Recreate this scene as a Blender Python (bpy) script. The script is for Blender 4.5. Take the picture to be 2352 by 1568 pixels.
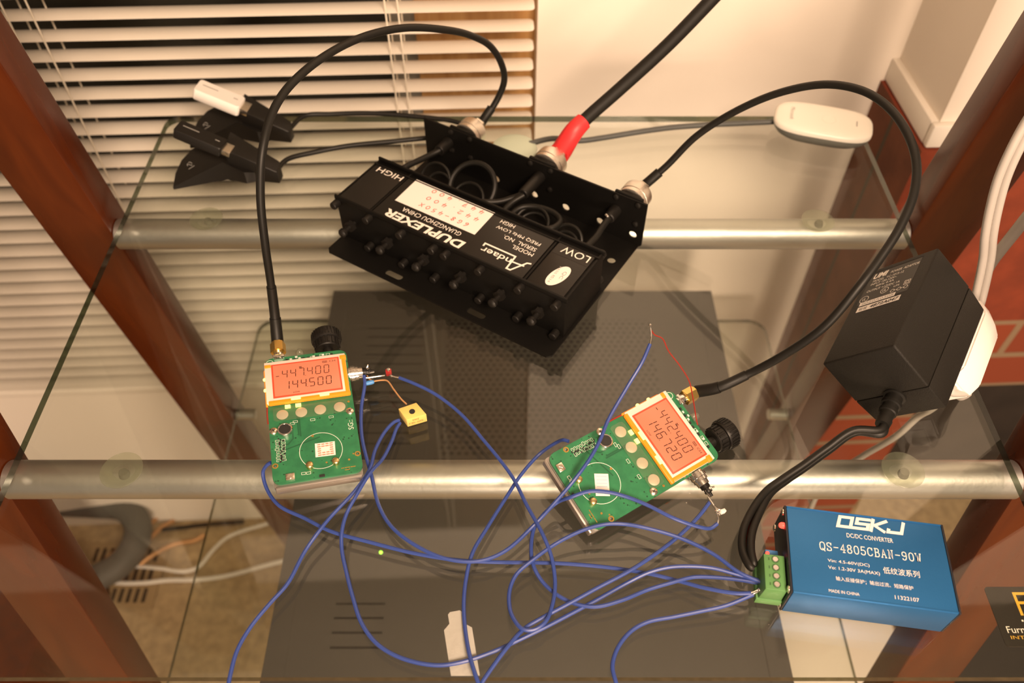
import bpy, bmesh, math, random
from mathutils import Vector, Matrix, Euler

# ------------------------------------------------------------------ camera, world, lights, exposure
# metres; z = 0 is the upper face of the upper glass shelf, the floor is at z = -0.9
sc = bpy.context.scene
for o in list(bpy.data.objects):
    bpy.data.objects.remove(o)
FLOOR = -0.9
cam_d = bpy.data.cameras.new('camera')
cam = bpy.data.objects.new('camera', cam_d)
sc.collection.objects.link(cam)
cam.location = (0, 0, 0.44)
cam.rotation_euler = (math.radians(39.9), 0, 0)
cam_d.sensor_fit = 'HORIZONTAL'
cam_d.sensor_width = 36
cam_d.lens = 36 * 1907 / 2352
cam_d.clip_start = 0.01
cam_d.dof.use_dof = True
cam_d.dof.focus_distance = 0.50
cam_d.dof.aperture_fstop = 7.0
sc.camera = cam
w = bpy.data.worlds.new('world')
sc.world = w
w.use_nodes = True
w.node_tree.nodes['Background'].inputs[0].default_value = (1, 0.74, 0.50, 1)
w.node_tree.nodes['Background'].inputs[1].default_value = 0.27


def area(name, loc, target, size, power, col):
    d = bpy.data.lights.new(name, 'AREA')
    d.shape = 'DISK'
    d.size = size
    d.energy = power
    d.color = col
    o = bpy.data.objects.new(name, d)
    sc.collection.objects.link(o)
    o.location = loc
    o.rotation_euler = (Vector(target) - Vector(loc)).to_track_quat('-Z', 'Y').to_euler()
    return o


WARM = (1, 0.715, 0.50)
area('ceiling_lamp', (0.30, -0.52, 1.06), (0.12, 0.74, 0.12), 0.50, 38, WARM)
area('table_lamp', (0.35, -2.1, 0.22), (0.0, 0.6, -0.2), 0.6, 38, WARM)
sc.view_settings.view_transform = 'Standard'
sc.view_settings.look = 'None'
sc.view_settings.gamma = 1
sc.view_settings.use_curve_mapping = False
sc.view_settings.exposure = 0.0
sc.cycles.transparent_max_bounces = 24
sc.cycles.max_bounces = 10

C = sc.collection
MM = 0.001


# ------------------------------------------------------------------ materials
def nodes_of(name):
    m = bpy.data.materials.new(name)
    m.use_nodes = True
    nt = m.node_tree
    return m, nt, nt.nodes['Principled BSDF']


def mat(name, col, rough=0.5, metal=0.0, emit=None, estr=0.0, bump=None, var=None, spec=0.5, coat=0.0):
    """principled material; bump = (scale, strength), var = (scale, amount) mottles the colour"""
    m, nt, b = nodes_of(name)
    b.inputs['Base Color'].default_value = (*col, 1)
    b.inputs['Roughness'].default_value = rough
    b.inputs['Metallic'].default_value = metal
    b.inputs['Specular IOR Level'].default_value = spec
    b.inputs['Coat Weight'].default_value = coat
    if emit:
        b.inputs['Emission Color'].default_value = (*emit, 1)
        b.inputs['Emission Strength'].default_value = estr
    tc = nt.nodes.new('ShaderNodeTexCoord')
    if bump:
        n = nt.nodes.new('ShaderNodeTexNoise')
        n.inputs['Scale'].default_value = bump[0]
        n.inputs['Detail'].default_value = 4
        nt.links.new(tc.outputs['Object'], n.inputs['Vector'])
        bp = nt.nodes.new('ShaderNodeBump')
        bp.inputs['Strength'].default_value = bump[1]
        bp.inputs['Distance'].default_value = 0.001
        nt.links.new(n.outputs['Fac'], bp.inputs['Height'])
        nt.links.new(bp.outputs['Normal'], b.inputs['Normal'])
    if var:
        n = nt.nodes.new('ShaderNodeTexNoise')
        n.inputs['Scale'].default_value = var[0]
        n.inputs['Detail'].default_value = 5
        nt.links.new(tc.outputs['Object'], n.inputs['Vector'])
        r = nt.nodes.new('ShaderNodeValToRGB')
        r.color_ramp.elements[0].position = 0.3
        r.color_ramp.elements[1].position = 0.7
        r.color_ramp.elements[0].color = (*[c * (1 - var[1]) for c in col], 1)
        r.color_ramp.elements[1].color = (*[min(1, c * (1 + var[1])) for c in col], 1)
        nt.links.new(n.outputs['Fac'], r.inputs['Fac'])
        nt.links.new(r.outputs['Color'], b.inputs['Base Color'])
    return m


def glass_mat(name, tint, f0=0.04, rough=0.0, haze=0.0, hazecol=(1, 1, 1)):
    """clear pane: see-through plus a Schlick mirror, the same from either side"""
    m = bpy.data.materials.new(name)
    m.use_nodes = True
    nt = m.node_tree
    nt.nodes.remove(nt.nodes['Principled BSDF'])
    out = nt.nodes['Material Output']
    tr = nt.nodes.new('ShaderNodeBsdfTransparent')
    tr.inputs[0].default_value = (*tint, 1)
    gl = nt.nodes.new('ShaderNodeBsdfGlossy')
    gl.inputs['Roughness'].default_value = rough
    lw = nt.nodes.new('ShaderNodeLayerWeight')
    lw.inputs[0].default_value = 0.5
    p = nt.nodes.new('ShaderNodeMath')
    p.operation = 'POWER'
    p.inputs[1].default_value = 5
    nt.links.new(lw.outputs['Facing'], p.inputs[0])
    a = nt.nodes.new('ShaderNodeMath')
    a.operation = 'MULTIPLY_ADD'
    a.inputs[1].default_value = 1 - f0
    a.inputs[2].default_value = f0
    nt.links.new(p.outputs[0], a.inputs[0])
    mx = nt.nodes.new('ShaderNodeMixShader')
    nt.links.new(a.outputs[0], mx.inputs[0])
    base = tr
    if haze:
        df = nt.nodes.new('ShaderNodeBsdfDiffuse')
        df.inputs[0].default_value = (*hazecol, 1)
        h = nt.nodes.new('ShaderNodeMixShader')
        h.inputs[0].default_value = haze
        nt.links.new(tr.outputs[0], h.inputs[1])
        nt.links.new(df.outputs[0], h.inputs[2])
        base = h
    nt.links.new(base.outputs[0], mx.inputs[1])
    nt.links.new(gl.outputs[0], mx.inputs[2])
    nt.links.new(mx.outputs[0], out.inputs['Surface'])
    return m


def wood_mat(name, c0, c1, scale=(18, 18, 1.6), rough=0.38):
    m, nt, b = nodes_of(name)
    tc = nt.nodes.new('ShaderNodeTexCoord')
    mp = nt.nodes.new('ShaderNodeMapping')
    mp.inputs['Scale'].default_value = scale
    n = nt.nodes.new('ShaderNodeTexNoise')
    n.inputs['Scale'].default_value = 3
    n.inputs['Detail'].default_value = 8
    n.inputs['Distortion'].default_value = 0.6
    r = nt.nodes.new('ShaderNodeValToRGB')
    r.color_ramp.elements[0].position = 0.3
    r.color_ramp.elements[1].position = 0.72
    r.color_ramp.elements[0].color = (*c0, 1)
    r.color_ramp.elements[1].color = (*c1, 1)
    nt.links.new(tc.outputs['Object'], mp.inputs['Vector'])
    nt.links.new(mp.outputs[0], n.inputs['Vector'])
    nt.links.new(n.outputs['Fac'], r.inputs['Fac'])
    nt.links.new(r.outputs['Color'], b.inputs['Base Color'])
    b.inputs['Roughness'].default_value = rough
    return m


M = {}
M['wall'] = mat('wall_paint', (0.86, 0.80, 0.72), 0.85, bump=(90, 0.08), var=(3, 0.02))
M['trim'] = mat('trim_paint', (0.88, 0.84, 0.77), 0.5)
M['ceiling'] = mat('ceiling_paint', (0.46, 0.42, 0.36), 0.9)
M['blind'] = mat('blind_enamel', (0.86, 0.81, 0.73), 0.45)
M['cord'] = mat('blind_cord', (0.80, 0.74, 0.62), 0.8)
M['oak'] = wood_mat('oak', (0.40, 0.20, 0.06), (0.60, 0.36, 0.14), (30, 30, 2.0), 0.5)
M['cherry'] = wood_mat('cherry_stain', (0.058, 0.0095, 0.0015), (0.100, 0.0195, 0.0028), rough=0.27)
M['alu'] = mat('aluminium', (0.58, 0.58, 0.57), 0.43, 1.0, bump=(260, 0.10), var=(14, 0.07))
M['night'] = mat('night_pane', (0.012, 0.012, 0.008), 0.15)
M['greyframe'] = mat('window_metal', (0.26, 0.25, 0.22), 0.5)
M['glass'] = glass_mat('shelf_glass', (0.955, 0.97, 0.945), 0.045)
M['glass_edge'] = glass_mat('shelf_glass_edge', (0.11, 0.145, 0.085), 0.16)
M['pad'] = glass_mat('clear_rubber', (0.90, 0.91, 0.86), 0.06, 0.22, haze=0.07, hazecol=(0.75, 0.78, 0.66))
M['padstem'] = mat('pad_stem', (0.13, 0.125, 0.10), 0.6)
M['black'] = mat('black_plastic', (0.009, 0.008, 0.007), 0.42, bump=(900, 0.08), spec=0.35)
M['blackmat'] = mat('black_powder_coat', (0.0042, 0.0038, 0.0033), 0.5, bump=(1400, 0.12), spec=0.22)
M['blackgrain'] = mat('black_grained_plastic', (0.0105, 0.0092, 0.0072), 0.55, bump=(1500, 0.35), spec=0.3)
M['rubber'] = mat('black_cable', (0.008, 0.0075, 0.0062), 0.48, spec=0.35)
M['greycable'] = mat('grey_cable', (0.075, 0.080, 0.078), 0.5)
M['thickcable'] = mat('thick_cable', (0.010, 0.0088, 0.007), 0.6, bump=(500, 0.15), spec=0.3)
M['red_tube'] = mat('red_heat_shrink', (0.78, 0.035, 0.04), 0.45)
M['nickel'] = mat('nickel', (0.82, 0.76, 0.66), 0.24, 1.0)
M['steel'] = mat('bright_steel', (0.80, 0.79, 0.77), 0.18, 1.0)
M['gold'] = mat('gold', (0.90, 0.62, 0.20), 0.24, 1.0)
M['brass'] = mat('brass', (0.78, 0.62, 0.30), 0.3, 1.0)
M['blue'] = mat('blue_insulation', (0.030, 0.062, 0.27), 0.40)
M['redwire'] = mat('red_enamel', (0.27, 0.022, 0.014), 0.3)
M['white'] = mat('white_plastic', (0.84, 0.81, 0.78), 0.35)
M['whitecord'] = mat('white_cord', (0.47, 0.44, 0.41), 0.45)
M['greyplastic'] = mat('grey_plastic', (0.17, 0.18, 0.165), 0.42)
M['ink'] = mat('white_ink', (0.86, 0.82, 0.76), 0.6)
M['greyink'] = mat('grey_ink', (0.30, 0.30, 0.29), 0.6)
M['blackink'] = mat('black_ink', (0.02, 0.02, 0.02), 0.6)
M['redink'] = mat('red_ink', (0.72, 0.06, 0.03), 0.7)
M['goldink'] = mat('gold_ink', (0.72, 0.42, 0.04), 0.4)
M['paper'] = mat('white_paper', (0.84, 0.80, 0.77), 0.7)
M['labelblack'] = mat('label_black', (0.012, 0.0105, 0.009), 0.36, spec=0.35)
M['yellow'] = mat('yellow_resin', (0.80, 0.58, 0.17), 0.5)
M['term'] = mat('terminal_green', (0.10, 0.26, 0.085), 0.45)
M['anod'] = mat('blue_anodised', (0.026, 0.155, 0.40), 0.36, 0.5, bump=(2200, 0.10))
M['endplate'] = mat('end_plate', (0.012, 0.014, 0.022), 0.4)
M['ledred'] = mat('red_led', (0.5, 0.02, 0.01), 0.3, emit=(1, 0.05, 0.03), estr=4)
M['greenreflect'] = mat('green_reflection_glow', (0.2, 0.6, 0.05), 0.3, emit=(0.4, 1, 0.05), estr=3)  # emission imitates a green reflection, not a lamp of the receiver
M['carpet'] = mat('carpet', (0.44, 0.33, 0.19), 0.95, bump=(350, 1.0), var=(70, 0.22))
M['hose'] = mat('grey_hose', (0.10, 0.10, 0.09), 0.6)
M['copperwire'] = mat('copper_cord', (0.50, 0.27, 0.12), 0.35, 0.4)
M['vent'] = mat('vent_enamel', (0.36, 0.26, 0.14), 0.6)
M['dark'] = mat('dark_cavity', (0.012, 0.010, 0.008), 0.9)
M['soot'] = mat('sooty_firebrick', (0.030, 0.022, 0.017), 0.95, var=(12, 0.3))
M['panel'] = mat('white_enamel_panel', (0.86, 0.81, 0.72), 0.45)
M['disc'] = mat('pale_green_rubber', (0.50, 0.58, 0.47), 0.4)
M['mat'] = mat('dark_mat', (0.030, 0.028, 0.025), 0.9, bump=(300, 0.6))
M['tag'] = mat('pale_tag', (0.40, 0.39, 0.35), 0.7, bump=(400, 0.3), var=(160, 0.05))
M['lcd'] = mat('lcd_orange', (0.30, 0.10, 0.06), 0.25, emit=(1.0, 0.20, 0.085), estr=0.72)
M['lcdedge'] = mat('lcd_edge', (0.40, 0.06, 0.03), 0.35, emit=(1.0, 0.05, 0.012), estr=0.5)
M['lcdink'] = mat('lcd_segments', (0.06, 0.02, 0.01), 0.6)
M['glow'] = mat('backlight_glow', (0.5, 0.14, 0.01), 0.4, emit=(1.0, 0.16, 0.003), estr=1.4)
M['ledhot'] = mat('backlight_led', (0.6, 0.3, 0.05), 0.4, emit=(1.0, 0.70, 0.16), estr=3.0)
M['diffuser'] = mat('backlight_diffuser', (0.74, 0.66, 0.60), 0.35, emit=(1, 0.4, 0.2), estr=0.06)
M['dome'] = mat('switch_dome', (0.68, 0.58, 0.48), 0.4, 0.25, bump=(600, 0.1))
M['film'] = glass_mat('switch_film', (0.95, 0.97, 0.94), 0.05, 0.25, haze=0.03, hazecol=(0.6, 0.7, 0.5))
M['chassis'] = mat('cast_chassis', (0.40, 0.37, 0.35), 0.42, 0.8)
M['chip'] = mat('component_black', (0.02, 0.02, 0.02), 0.5)
M['silk'] = mat('silkscreen', (0.72, 0.76, 0.68), 0.7)
M['capred'] = mat('red_component', (0.32, 0.02, 0.02), 0.3)
M['bluebead'] = mat('blue_bead', (0.07, 0.26, 0.62), 0.4)
M['rxwhite'] = mat('receiver_white', (0.82, 0.80, 0.73), 0.35)


def pcb_mat():
    m, nt, b = nodes_of('pcb_green')
    tc = nt.nodes.new('ShaderNodeTexCoord')
    v = nt.nodes.new('ShaderNodeTexVoronoi')
    v.inputs['Scale'].default_value = 420
    v.feature = 'F1'
    n = nt.nodes.new('ShaderNodeTexNoise')
    n.inputs['Scale'].default_value = 120
    n.inputs['Detail'].default_value = 3
    nt.links.new(tc.outputs['Object'], v.inputs['Vector'])
    nt.links.new(tc.outputs['Object'], n.inputs['Vector'])
    lt = nt.nodes.new('ShaderNodeMath')           # via specks: voronoi cell hearts where the noise is high
    lt.operation = 'LESS_THAN'
    lt.inputs[1].default_value = 0.24
    nt.links.new(v.outputs['Distance'], lt.inputs[0])
    gt = nt.nodes.new('ShaderNodeMath')
    gt.operation = 'GREATER_THAN'
    gt.inputs[1].default_value = 0.55
    nt.links.new(n.outputs['Fac'], gt.inputs[0])
    mul = nt.nodes.new('ShaderNodeMath')
    mul.operation = 'MULTIPLY'
    nt.links.new(lt.outputs[0], mul.inputs[0])
    nt.links.new(gt.outputs[0], mul.inputs[1])
    r = nt.nodes.new('ShaderNodeValToRGB')
    r.color_ramp.elements[0].position = 0.35
    r.color_ramp.elements[1].position = 0.65
    r.color_ramp.elements[0].color = (0.018, 0.150, 0.065, 1)
    r.color_ramp.elements[1].color = (0.028, 0.205, 0.085, 1)
    nt.links.new(n.outputs['Fac'], r.inputs['Fac'])
    mx = nt.nodes.new('ShaderNodeMix')
    mx.data_type = 'RGBA'
    nt.links.new(mul.outputs[0], mx.inputs[0])
    nt.links.new(r.outputs['Color'], mx.inputs[6])
    mx.inputs[7].default_value = (0.010, 0.060, 0.030, 1)
    nt.links.new(mx.outputs[2], b.inputs['Base Color'])
    b.inputs['Roughness'].default_value = 0.38
    return m


M['pcb'] = pcb_mat()


def brick_mat():
    m, nt, b = nodes_of('red_brick')
    g = nt.nodes.new('ShaderNodeTexCoord')
    sp = nt.nodes.new('ShaderNodeSeparateXYZ')
    nt.links.new(g.outputs['Object'], sp.inputs[0])
    ad = nt.nodes.new('ShaderNodeMath')           # walk round the corner: x + y along the course
    ad.operation = 'ADD'
    nt.links.new(sp.outputs[0], ad.inputs[0])
    nt.links.new(sp.outputs[1], ad.inputs[1])
    cb = nt.nodes.new('ShaderNodeCombineXYZ')
    nt.links.new(ad.outputs[0], cb.inputs[0])
    zz = nt.nodes.new('ShaderNodeMath')
    zz.operation = 'ADD'
    zz.inputs[1].default_value = 0.0374
    nt.links.new(sp.outputs[2], zz.inputs[0])
    nt.links.new(zz.outputs[0], cb.inputs[1])
    br = nt.nodes.new('ShaderNodeTexBrick')
    br.inputs['Scale'].default_value = 1
    br.inputs['Brick Width'].default_value = 0.41
    br.inputs['Row Height'].default_value = 0.0620
    br.inputs['Mortar Size'].default_value = 0.0048
    br.inputs['Mortar Smooth'].default_value = 0.15
    br.inputs['Color1'].default_value = (0.27, 0.050, 0.015, 1)
    br.inputs['Color2'].default_value = (0.21, 0.040, 0.014, 1)
    br.inputs['Mortar'].default_value = (0.24, 0.165, 0.10, 1)
    nt.links.new(cb.outputs[0], br.inputs['Vector'])
    n = nt.nodes.new('ShaderNodeTexNoise')
    n.inputs['Scale'].default_value = 40
    nt.links.new(g.outputs['Object'], n.inputs['Vector'])
    mx = nt.nodes.new('ShaderNodeMix')
    mx.data_type = 'RGBA'
    mx.blend_type = 'MULTIPLY'
    mx.inputs[0].default_value = 0.45
    nt.links.new(br.outputs['Color'], mx.inputs[6])
    nt.links.new(n.outputs['Color'], mx.inputs[7])
    nt.links.new(br.outputs['Color'], b.inputs['Base Color'])
    b.inputs['Roughness'].default_value = 0.85
    bp = nt.nodes.new('ShaderNodeBump')
    bp.inputs['Strength'].default_value = 0.5
    bp.inputs['Distance'].default_value = 0.004
    bp.invert = True
    nt.links.new(br.outputs['Fac'], bp.inputs['Height'])
    nt.links.new(bp.outputs[0], b.inputs['Normal'])
    return m


M['brick'] = brick_mat()


def flank_mat():
    """brown brick flank: mottled faces with upright dark joints every 52 mm of depth"""
    m, nt, b = nodes_of('brick_flank')
    L = nt.links
    tc = nt.nodes.new('ShaderNodeTexCoord')
    sp = nt.nodes.new('ShaderNodeSeparateXYZ')
    L.new(tc.outputs['Object'], sp.inputs[0])
    pp = nt.nodes.new('ShaderNodeMath')
    pp.operation = 'PINGPONG'
    pp.inputs[1].default_value = 0.054
    ad = nt.nodes.new('ShaderNodeMath')
    ad.operation = 'ADD'
    ad.inputs[1].default_value = -0.6945 + 1.08
    L.new(sp.outputs[1], ad.inputs[0])
    L.new(ad.outputs[0], pp.inputs[0])
    lt = nt.nodes.new('ShaderNodeMath')
    lt.operation = 'LESS_THAN'
    lt.inputs[1].default_value = 0.0030
    L.new(pp.outputs[0], lt.inputs[0])
    n = nt.nodes.new('ShaderNodeTexNoise')
    n.inputs['Scale'].default_value = 30
    n.inputs['Detail'].default_value = 6
    L.new(tc.outputs['Object'], n.inputs['Vector'])
    r = nt.nodes.new('ShaderNodeValToRGB')
    r.color_ramp.elements[0].position = 0.3
    r.color_ramp.elements[1].position = 0.75
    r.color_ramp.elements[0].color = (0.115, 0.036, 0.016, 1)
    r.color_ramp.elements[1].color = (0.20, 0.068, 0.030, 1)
    L.new(n.outputs['Fac'], r.inputs['Fac'])
    mx = nt.nodes.new('ShaderNodeMix')
    mx.data_type = 'RGBA'
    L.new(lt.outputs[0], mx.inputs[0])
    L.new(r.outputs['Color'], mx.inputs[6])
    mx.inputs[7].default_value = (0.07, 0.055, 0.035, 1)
    L.new(mx.outputs[2], b.inputs['Base Color'])
    b.inputs['Roughness'].default_value = 0.85
    return m


M['flank'] = flank_mat()
M['soldier'] = mat('soldier_brick', (0.20, 0.034, 0.011), 0.85, bump=(300, 0.4), var=(40, 0.18))


def perforated_mat():
    """grey steel cover: staggered round holes over one field, fine slots over two others (object coordinates, metres)"""
    m, nt, b = nodes_of('perforated_cover')
    L = nt.links

    def math_(op, a, bb=None, c=None):
        n = nt.nodes.new('ShaderNodeMath')
        n.operation = op
        for i, v in enumerate((a, bb, c)):
            if v is None:
                continue
            if isinstance(v, (int, float)):
                n.inputs[i].default_value = v
            else:
                L.new(v, n.inputs[i])
        return n.outputs[0]
    tc = nt.nodes.new('ShaderNodeTexCoord')
    sp = nt.nodes.new('ShaderNodeSeparateXYZ')
    L.new(tc.outputs['Object'], sp.inputs[0])
    x, y = sp.outputs[0], sp.outputs[1]

    def lattice(ox, oy, px, py, r):
        u = math_('PINGPONG', math_('ADD', x, ox), px / 2)
        v = math_('PINGPONG', math_('ADD', y, oy), py / 2)
        d = math_('ADD', math_('MULTIPLY', u, u), math_('MULTIPLY', v, v))
        return math_('LESS_THAN', d, r * r)
    px, py, r = 0.0072, 0.0128, 0.0021
    holes = math_('MAXIMUM', lattice(2, 2, px, py, r), lattice(2 + px / 2, 2 + py / 2, px, py, r))

    def field(x0, x1, y0, y1):
        a = math_('MULTIPLY', math_('GREATER_THAN', x, x0), math_('LESS_THAN', x, x1))
        c = math_('MULTIPLY', math_('GREATER_THAN', y, y0), math_('LESS_THAN', y, y1))
        return math_('MULTIPLY', a, c)
    f1 = field(-0.082, 0.140, 0.018, 0.195)
    holes = math_('MULTIPLY', holes, f1)
    slots = math_('LESS_THAN', math_('PINGPONG', math_('ADD', y, 2), 0.0062), 0.0011)
    f2 = math_('MAXIMUM', field(-0.168, -0.106, 0.03, 0.188), field(-0.162, -0.120, -0.175, -0.12))
    slots = math_('MULTIPLY', slots, f2)
    mask = math_('MAXIMUM', holes, slots)
    n = nt.nodes.new('ShaderNodeTexNoise')
    n.inputs['Scale'].default_value = 60
    n.inputs['Detail'].default_value = 6
    L.new(tc.outputs['Object'], n.inputs['Vector'])
    rp = nt.nodes.new('ShaderNodeValToRGB')
    rp.color_ramp.elements[0].color = (0.041, 0.038, 0.033, 1)
    rp.color_ramp.elements[1].color = (0.047, 0.044, 0.038, 1)
    L.new(n.outputs['Fac'], rp.inputs['Fac'])
    mx = nt.nodes.new('ShaderNodeMix')
    mx.data_type = 'RGBA'
    L.new(mask, mx.inputs[0])
    L.new(rp.outputs['Color'], mx.inputs[6])
    mx.inputs[7].default_value = (0.003, 0.0025, 0.002, 1)
    L.new(mx.outputs[2], b.inputs['Base Color'])
    b.inputs['Roughness'].default_value = 0.6
    return m


M['perf'] = perforated_mat()


def knurl_mat():
    m, nt, b = nodes_of('knurled_nickel')
    b.inputs['Base Color'].default_value = (0.86, 0.80, 0.72, 1)
    b.inputs['Metallic'].default_value = 1
    b.inputs['Roughness'].default_value = 0.3
    tc = nt.nodes.new('ShaderNodeTexCoord')
    ck = nt.nodes.new('ShaderNodeTexVoronoi')
    ck.inputs['Scale'].default_value = 1300
    L = nt.links
    L.new(tc.outputs['Object'], ck.inputs['Vector'])
    bp = nt.nodes.new('ShaderNodeBump')
    bp.inputs['Strength'].default_value = 0.3
    bp.inputs['Distance'].default_value = 0.0004
    L.new(ck.outputs['Distance'], bp.inputs['Height'])
    L.new(bp.outputs[0], b.inputs['Normal'])
    return m


M['knurl'] = knurl_mat()


# ------------------------------------------------------------------ mesh builders
class MB:
    """collects solids in a bmesh and links them as one mesh object"""

    def __init__(self):
        self.bm = bmesh.new()

    def _join(self, b2, mi=0):
        me = bpy.data.meshes.new('tmp')
        for f in b2.faces:
            f.material_index = mi
        b2.to_mesh(me)
        b2.free()
        self.bm.from_mesh(me)
        bpy.data.meshes.remove(me)

    def box(self, c, s, rot=None, bev=0.0, seg=2, mi=0):
        b = bmesh.new()
        bmesh.ops.create_cube(b, size=1)
        for v in b.verts:
            v.co = Vector((v.co.x * s[0], v.co.y * s[1], v.co.z * s[2]))
        if bev:
            bmesh.ops.bevel(b, geom=list(b.edges), offset=bev, segments=seg, profile=0.5, affect='EDGES')
        T = Matrix.Translation(c)
        if rot is not None:
            T = T @ (rot.to_4x4() if isinstance(rot, Matrix) else Euler(rot).to_matrix().to_4x4())
        b.transform(T)
        self._join(b, mi)
        return self

    def hexa(self, pts, bev=0.0, seg=2, mi=0):
        """eight corners: four below then four above, same order"""
        b = bmesh.new()
        v = [b.verts.new(p) for p in pts]
        for f in ((3, 2, 1, 0), (4, 5, 6, 7), (0, 1, 5, 4), (1, 2, 6, 5), (2, 3, 7, 6), (3, 0, 4, 7)):
            b.faces.new([v[i] for i in f])
        bmesh.ops.recalc_face_normals(b, faces=list(b.faces))
        if bev:
            bmesh.ops.bevel(b, geom=list(b.edges), offset=bev, segments=seg, profile=0.5, affect='EDGES')
        self._join(b, mi)
        return self

    def loft(self, rings, caps=True, mi=0, closed=True):
        b = bmesh.new()
        R = [[b.verts.new(p) for p in r] for r in rings]
        n = len(R[0])
        for a, c in zip(R, R[1:]):
            for i in range(n if closed else n - 1):
                j = (i + 1) % n
                b.faces.new((a[i], a[j], c[j], c[i]))
        if caps:
            b.faces.new(list(reversed(R[0])))
            b.faces.new(R[-1])
        bmesh.ops.recalc_face_normals(b, faces=list(b.faces))
        self._join(b, mi)
        return self

    def lathe(self, p0, p1, prof, seg=24, mi=0):
        """prof: (fraction or mm along the axis in metres, radius)"""
        p0, p1 = Vector(p0), Vector(p1)
        d = (p1 - p0).normalized()
        u = d.orthogonal().normalized()
        v = d.cross(u)
        rings = []
        for t, r in prof:
            c = p0 + d * t
            rings.append([c + (u * math.cos(2 * math.pi * k / seg) + v * math.sin(2 * math.pi * k / seg)) * max(r, 1e-5) for k in range(seg)])
        return self.loft(rings, True, mi)

    def cyl(self, p0, p1, r, r1=None, seg=20, ch=0.0, mi=0):
        L = (Vector(p1) - Vector(p0)).length
        r1 = r if r1 is None else r1
        if ch:
            return self.lathe(p0, p1, [(0, r - ch), (ch, r), (L - ch, r1), (L, r1 - ch)], seg, mi)
        return self.lathe(p0, p1, [(0, r), (L, r1)], seg, mi)

    def tube(self, pts, r, seg=10, mi=0, smooth=6, radii=None):
        P = spline(pts, smooth) if smooth > 1 else [Vector(p) for p in pts]
        rings = []
        t0 = (P[1] - P[0]).normalized()
        nrm = t0.orthogonal().normalized()
        for i, p in enumerate(P):
            t = (P[min(i + 1, len(P) - 1)] - P[max(i - 1, 0)]).normalized()
            nrm = (nrm - t * nrm.dot(t)).normalized()
            bi = t.cross(nrm)
            rr = r if radii is None else radii[0] + (radii[1] - radii[0]) * i / (len(P) - 1)
            rings.append([p + (nrm * math.cos(2 * math.pi * k / seg) + bi * math.sin(2 * math.pi * k / seg)) * rr for k in range(seg)])
        return self.loft(rings, True, mi)

    def ring(self, c, R, r, axis=(0, 0, 1), seg=32, rs=8, mi=0):
        a = Vector(axis).normalized()
        u = a.orthogonal().normalized()
        v = a.cross(u)
        c = Vector(c)
        b = bmesh.new()
        rings = []
        for k in range(seg):
            t = 2 * math.pi * k / seg
            d = u * math.cos(t) + v * math.sin(t)
            rings.append([b.verts.new(c + d * (R + r * math.cos(2 * math.pi * q / rs)) + a * r * math.sin(2 * math.pi * q / rs)) for q in range(rs)])
        for k in range(seg):
            A, B = rings[k], rings[(k + 1) % seg]
            for q in range(rs):
                b.faces.new((A[q], A[(q + 1) % rs], B[(q + 1) % rs], B[q]))
        bmesh.ops.recalc_face_normals(b, faces=list(b.faces))
        self._join(b, mi)
        return self

    def plate(self, outer, holes, z0, z1, T=None, mi=0):
        """flat plate with real holes; outer and holes are 2-D loops"""
        b = bmesh.new()
        edges = []
        for loop in [outer] + holes:
            vs = [b.verts.new((p[0], p[1], z0)) for p in loop]
            for i in range(len(vs)):
                edges.append(b.edges.new((vs[i], vs[(i + 1) % len(vs)])))
        bmesh.ops.triangle_fill(b, use_beauty=True, use_dissolve=False, edges=edges)
        r = bmesh.ops.extrude_face_region(b, geom=list(b.faces))
        for e in r['geom']:
            if isinstance(e, bmesh.types.BMVert):
                e.co.z = z1
        bmesh.ops.recalc_face_normals(b, faces=list(b.faces))
        if T is not None:
            b.transform(T)
        self._join(b, mi)
        return self

    def ribbons(self, lines, wd, f, mi=0):
        """pen strokes of width wd in a 2-D frame, placed by f(x, y) -> 3-D"""
        b = bmesh.new()
        o0 = Vector(f(0, 0))
        up = (Vector(f(1, 0)) - o0).cross(Vector(f(0, 1)) - o0).normalized() * 4e-6
        for i, ln in enumerate(lines):
            P = [Vector(q) for k, q in enumerate(ln) if k == 0 or (Vector(q) - Vector(ln[k - 1])).length > 1e-7]
            if len(P) < 2:
                c = Vector(ln[0])
                P = [c - Vector((wd / 2, 0)), c + Vector((wd / 2, 0))]
            closed = len(P) > 3 and (P[0] - P[-1]).length < 1e-6
            n = len(P)
            T = [(P[k + 1] - P[k]).normalized() for k in range(n - 1)]
            row = []
            for k in range(n):                # mitred joints
                a = T[k - 1] if k > 0 else (T[-1] if closed else T[0])
                c = T[k] if k < n - 1 else (T[0] if closed else T[-1])
                na, nc = Vector((-a.y, a.x)), Vector((-c.y, c.x))
                m = na + nc
                m = m.normalized() if m.length > 0.3 else nc
                s = min(1.8, 1 / max(0.3, m.dot(nc)))
                e = 0 if closed or 0 < k < n - 1 else (-1 if k == 0 else 1)
                q = P[k] + (c if e < 0 else a) * e * wd * 0.3
                row.append([b.verts.new(Vector(f(*(q + m * h * s * wd / 2))) + up * i) for h in (1, -1)])
            for r0, r1 in zip(row, row[1:]):
                b.faces.new((r0[0], r0[1], r1[1], r1[0]))
        self._join(b, mi)
        return self

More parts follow.
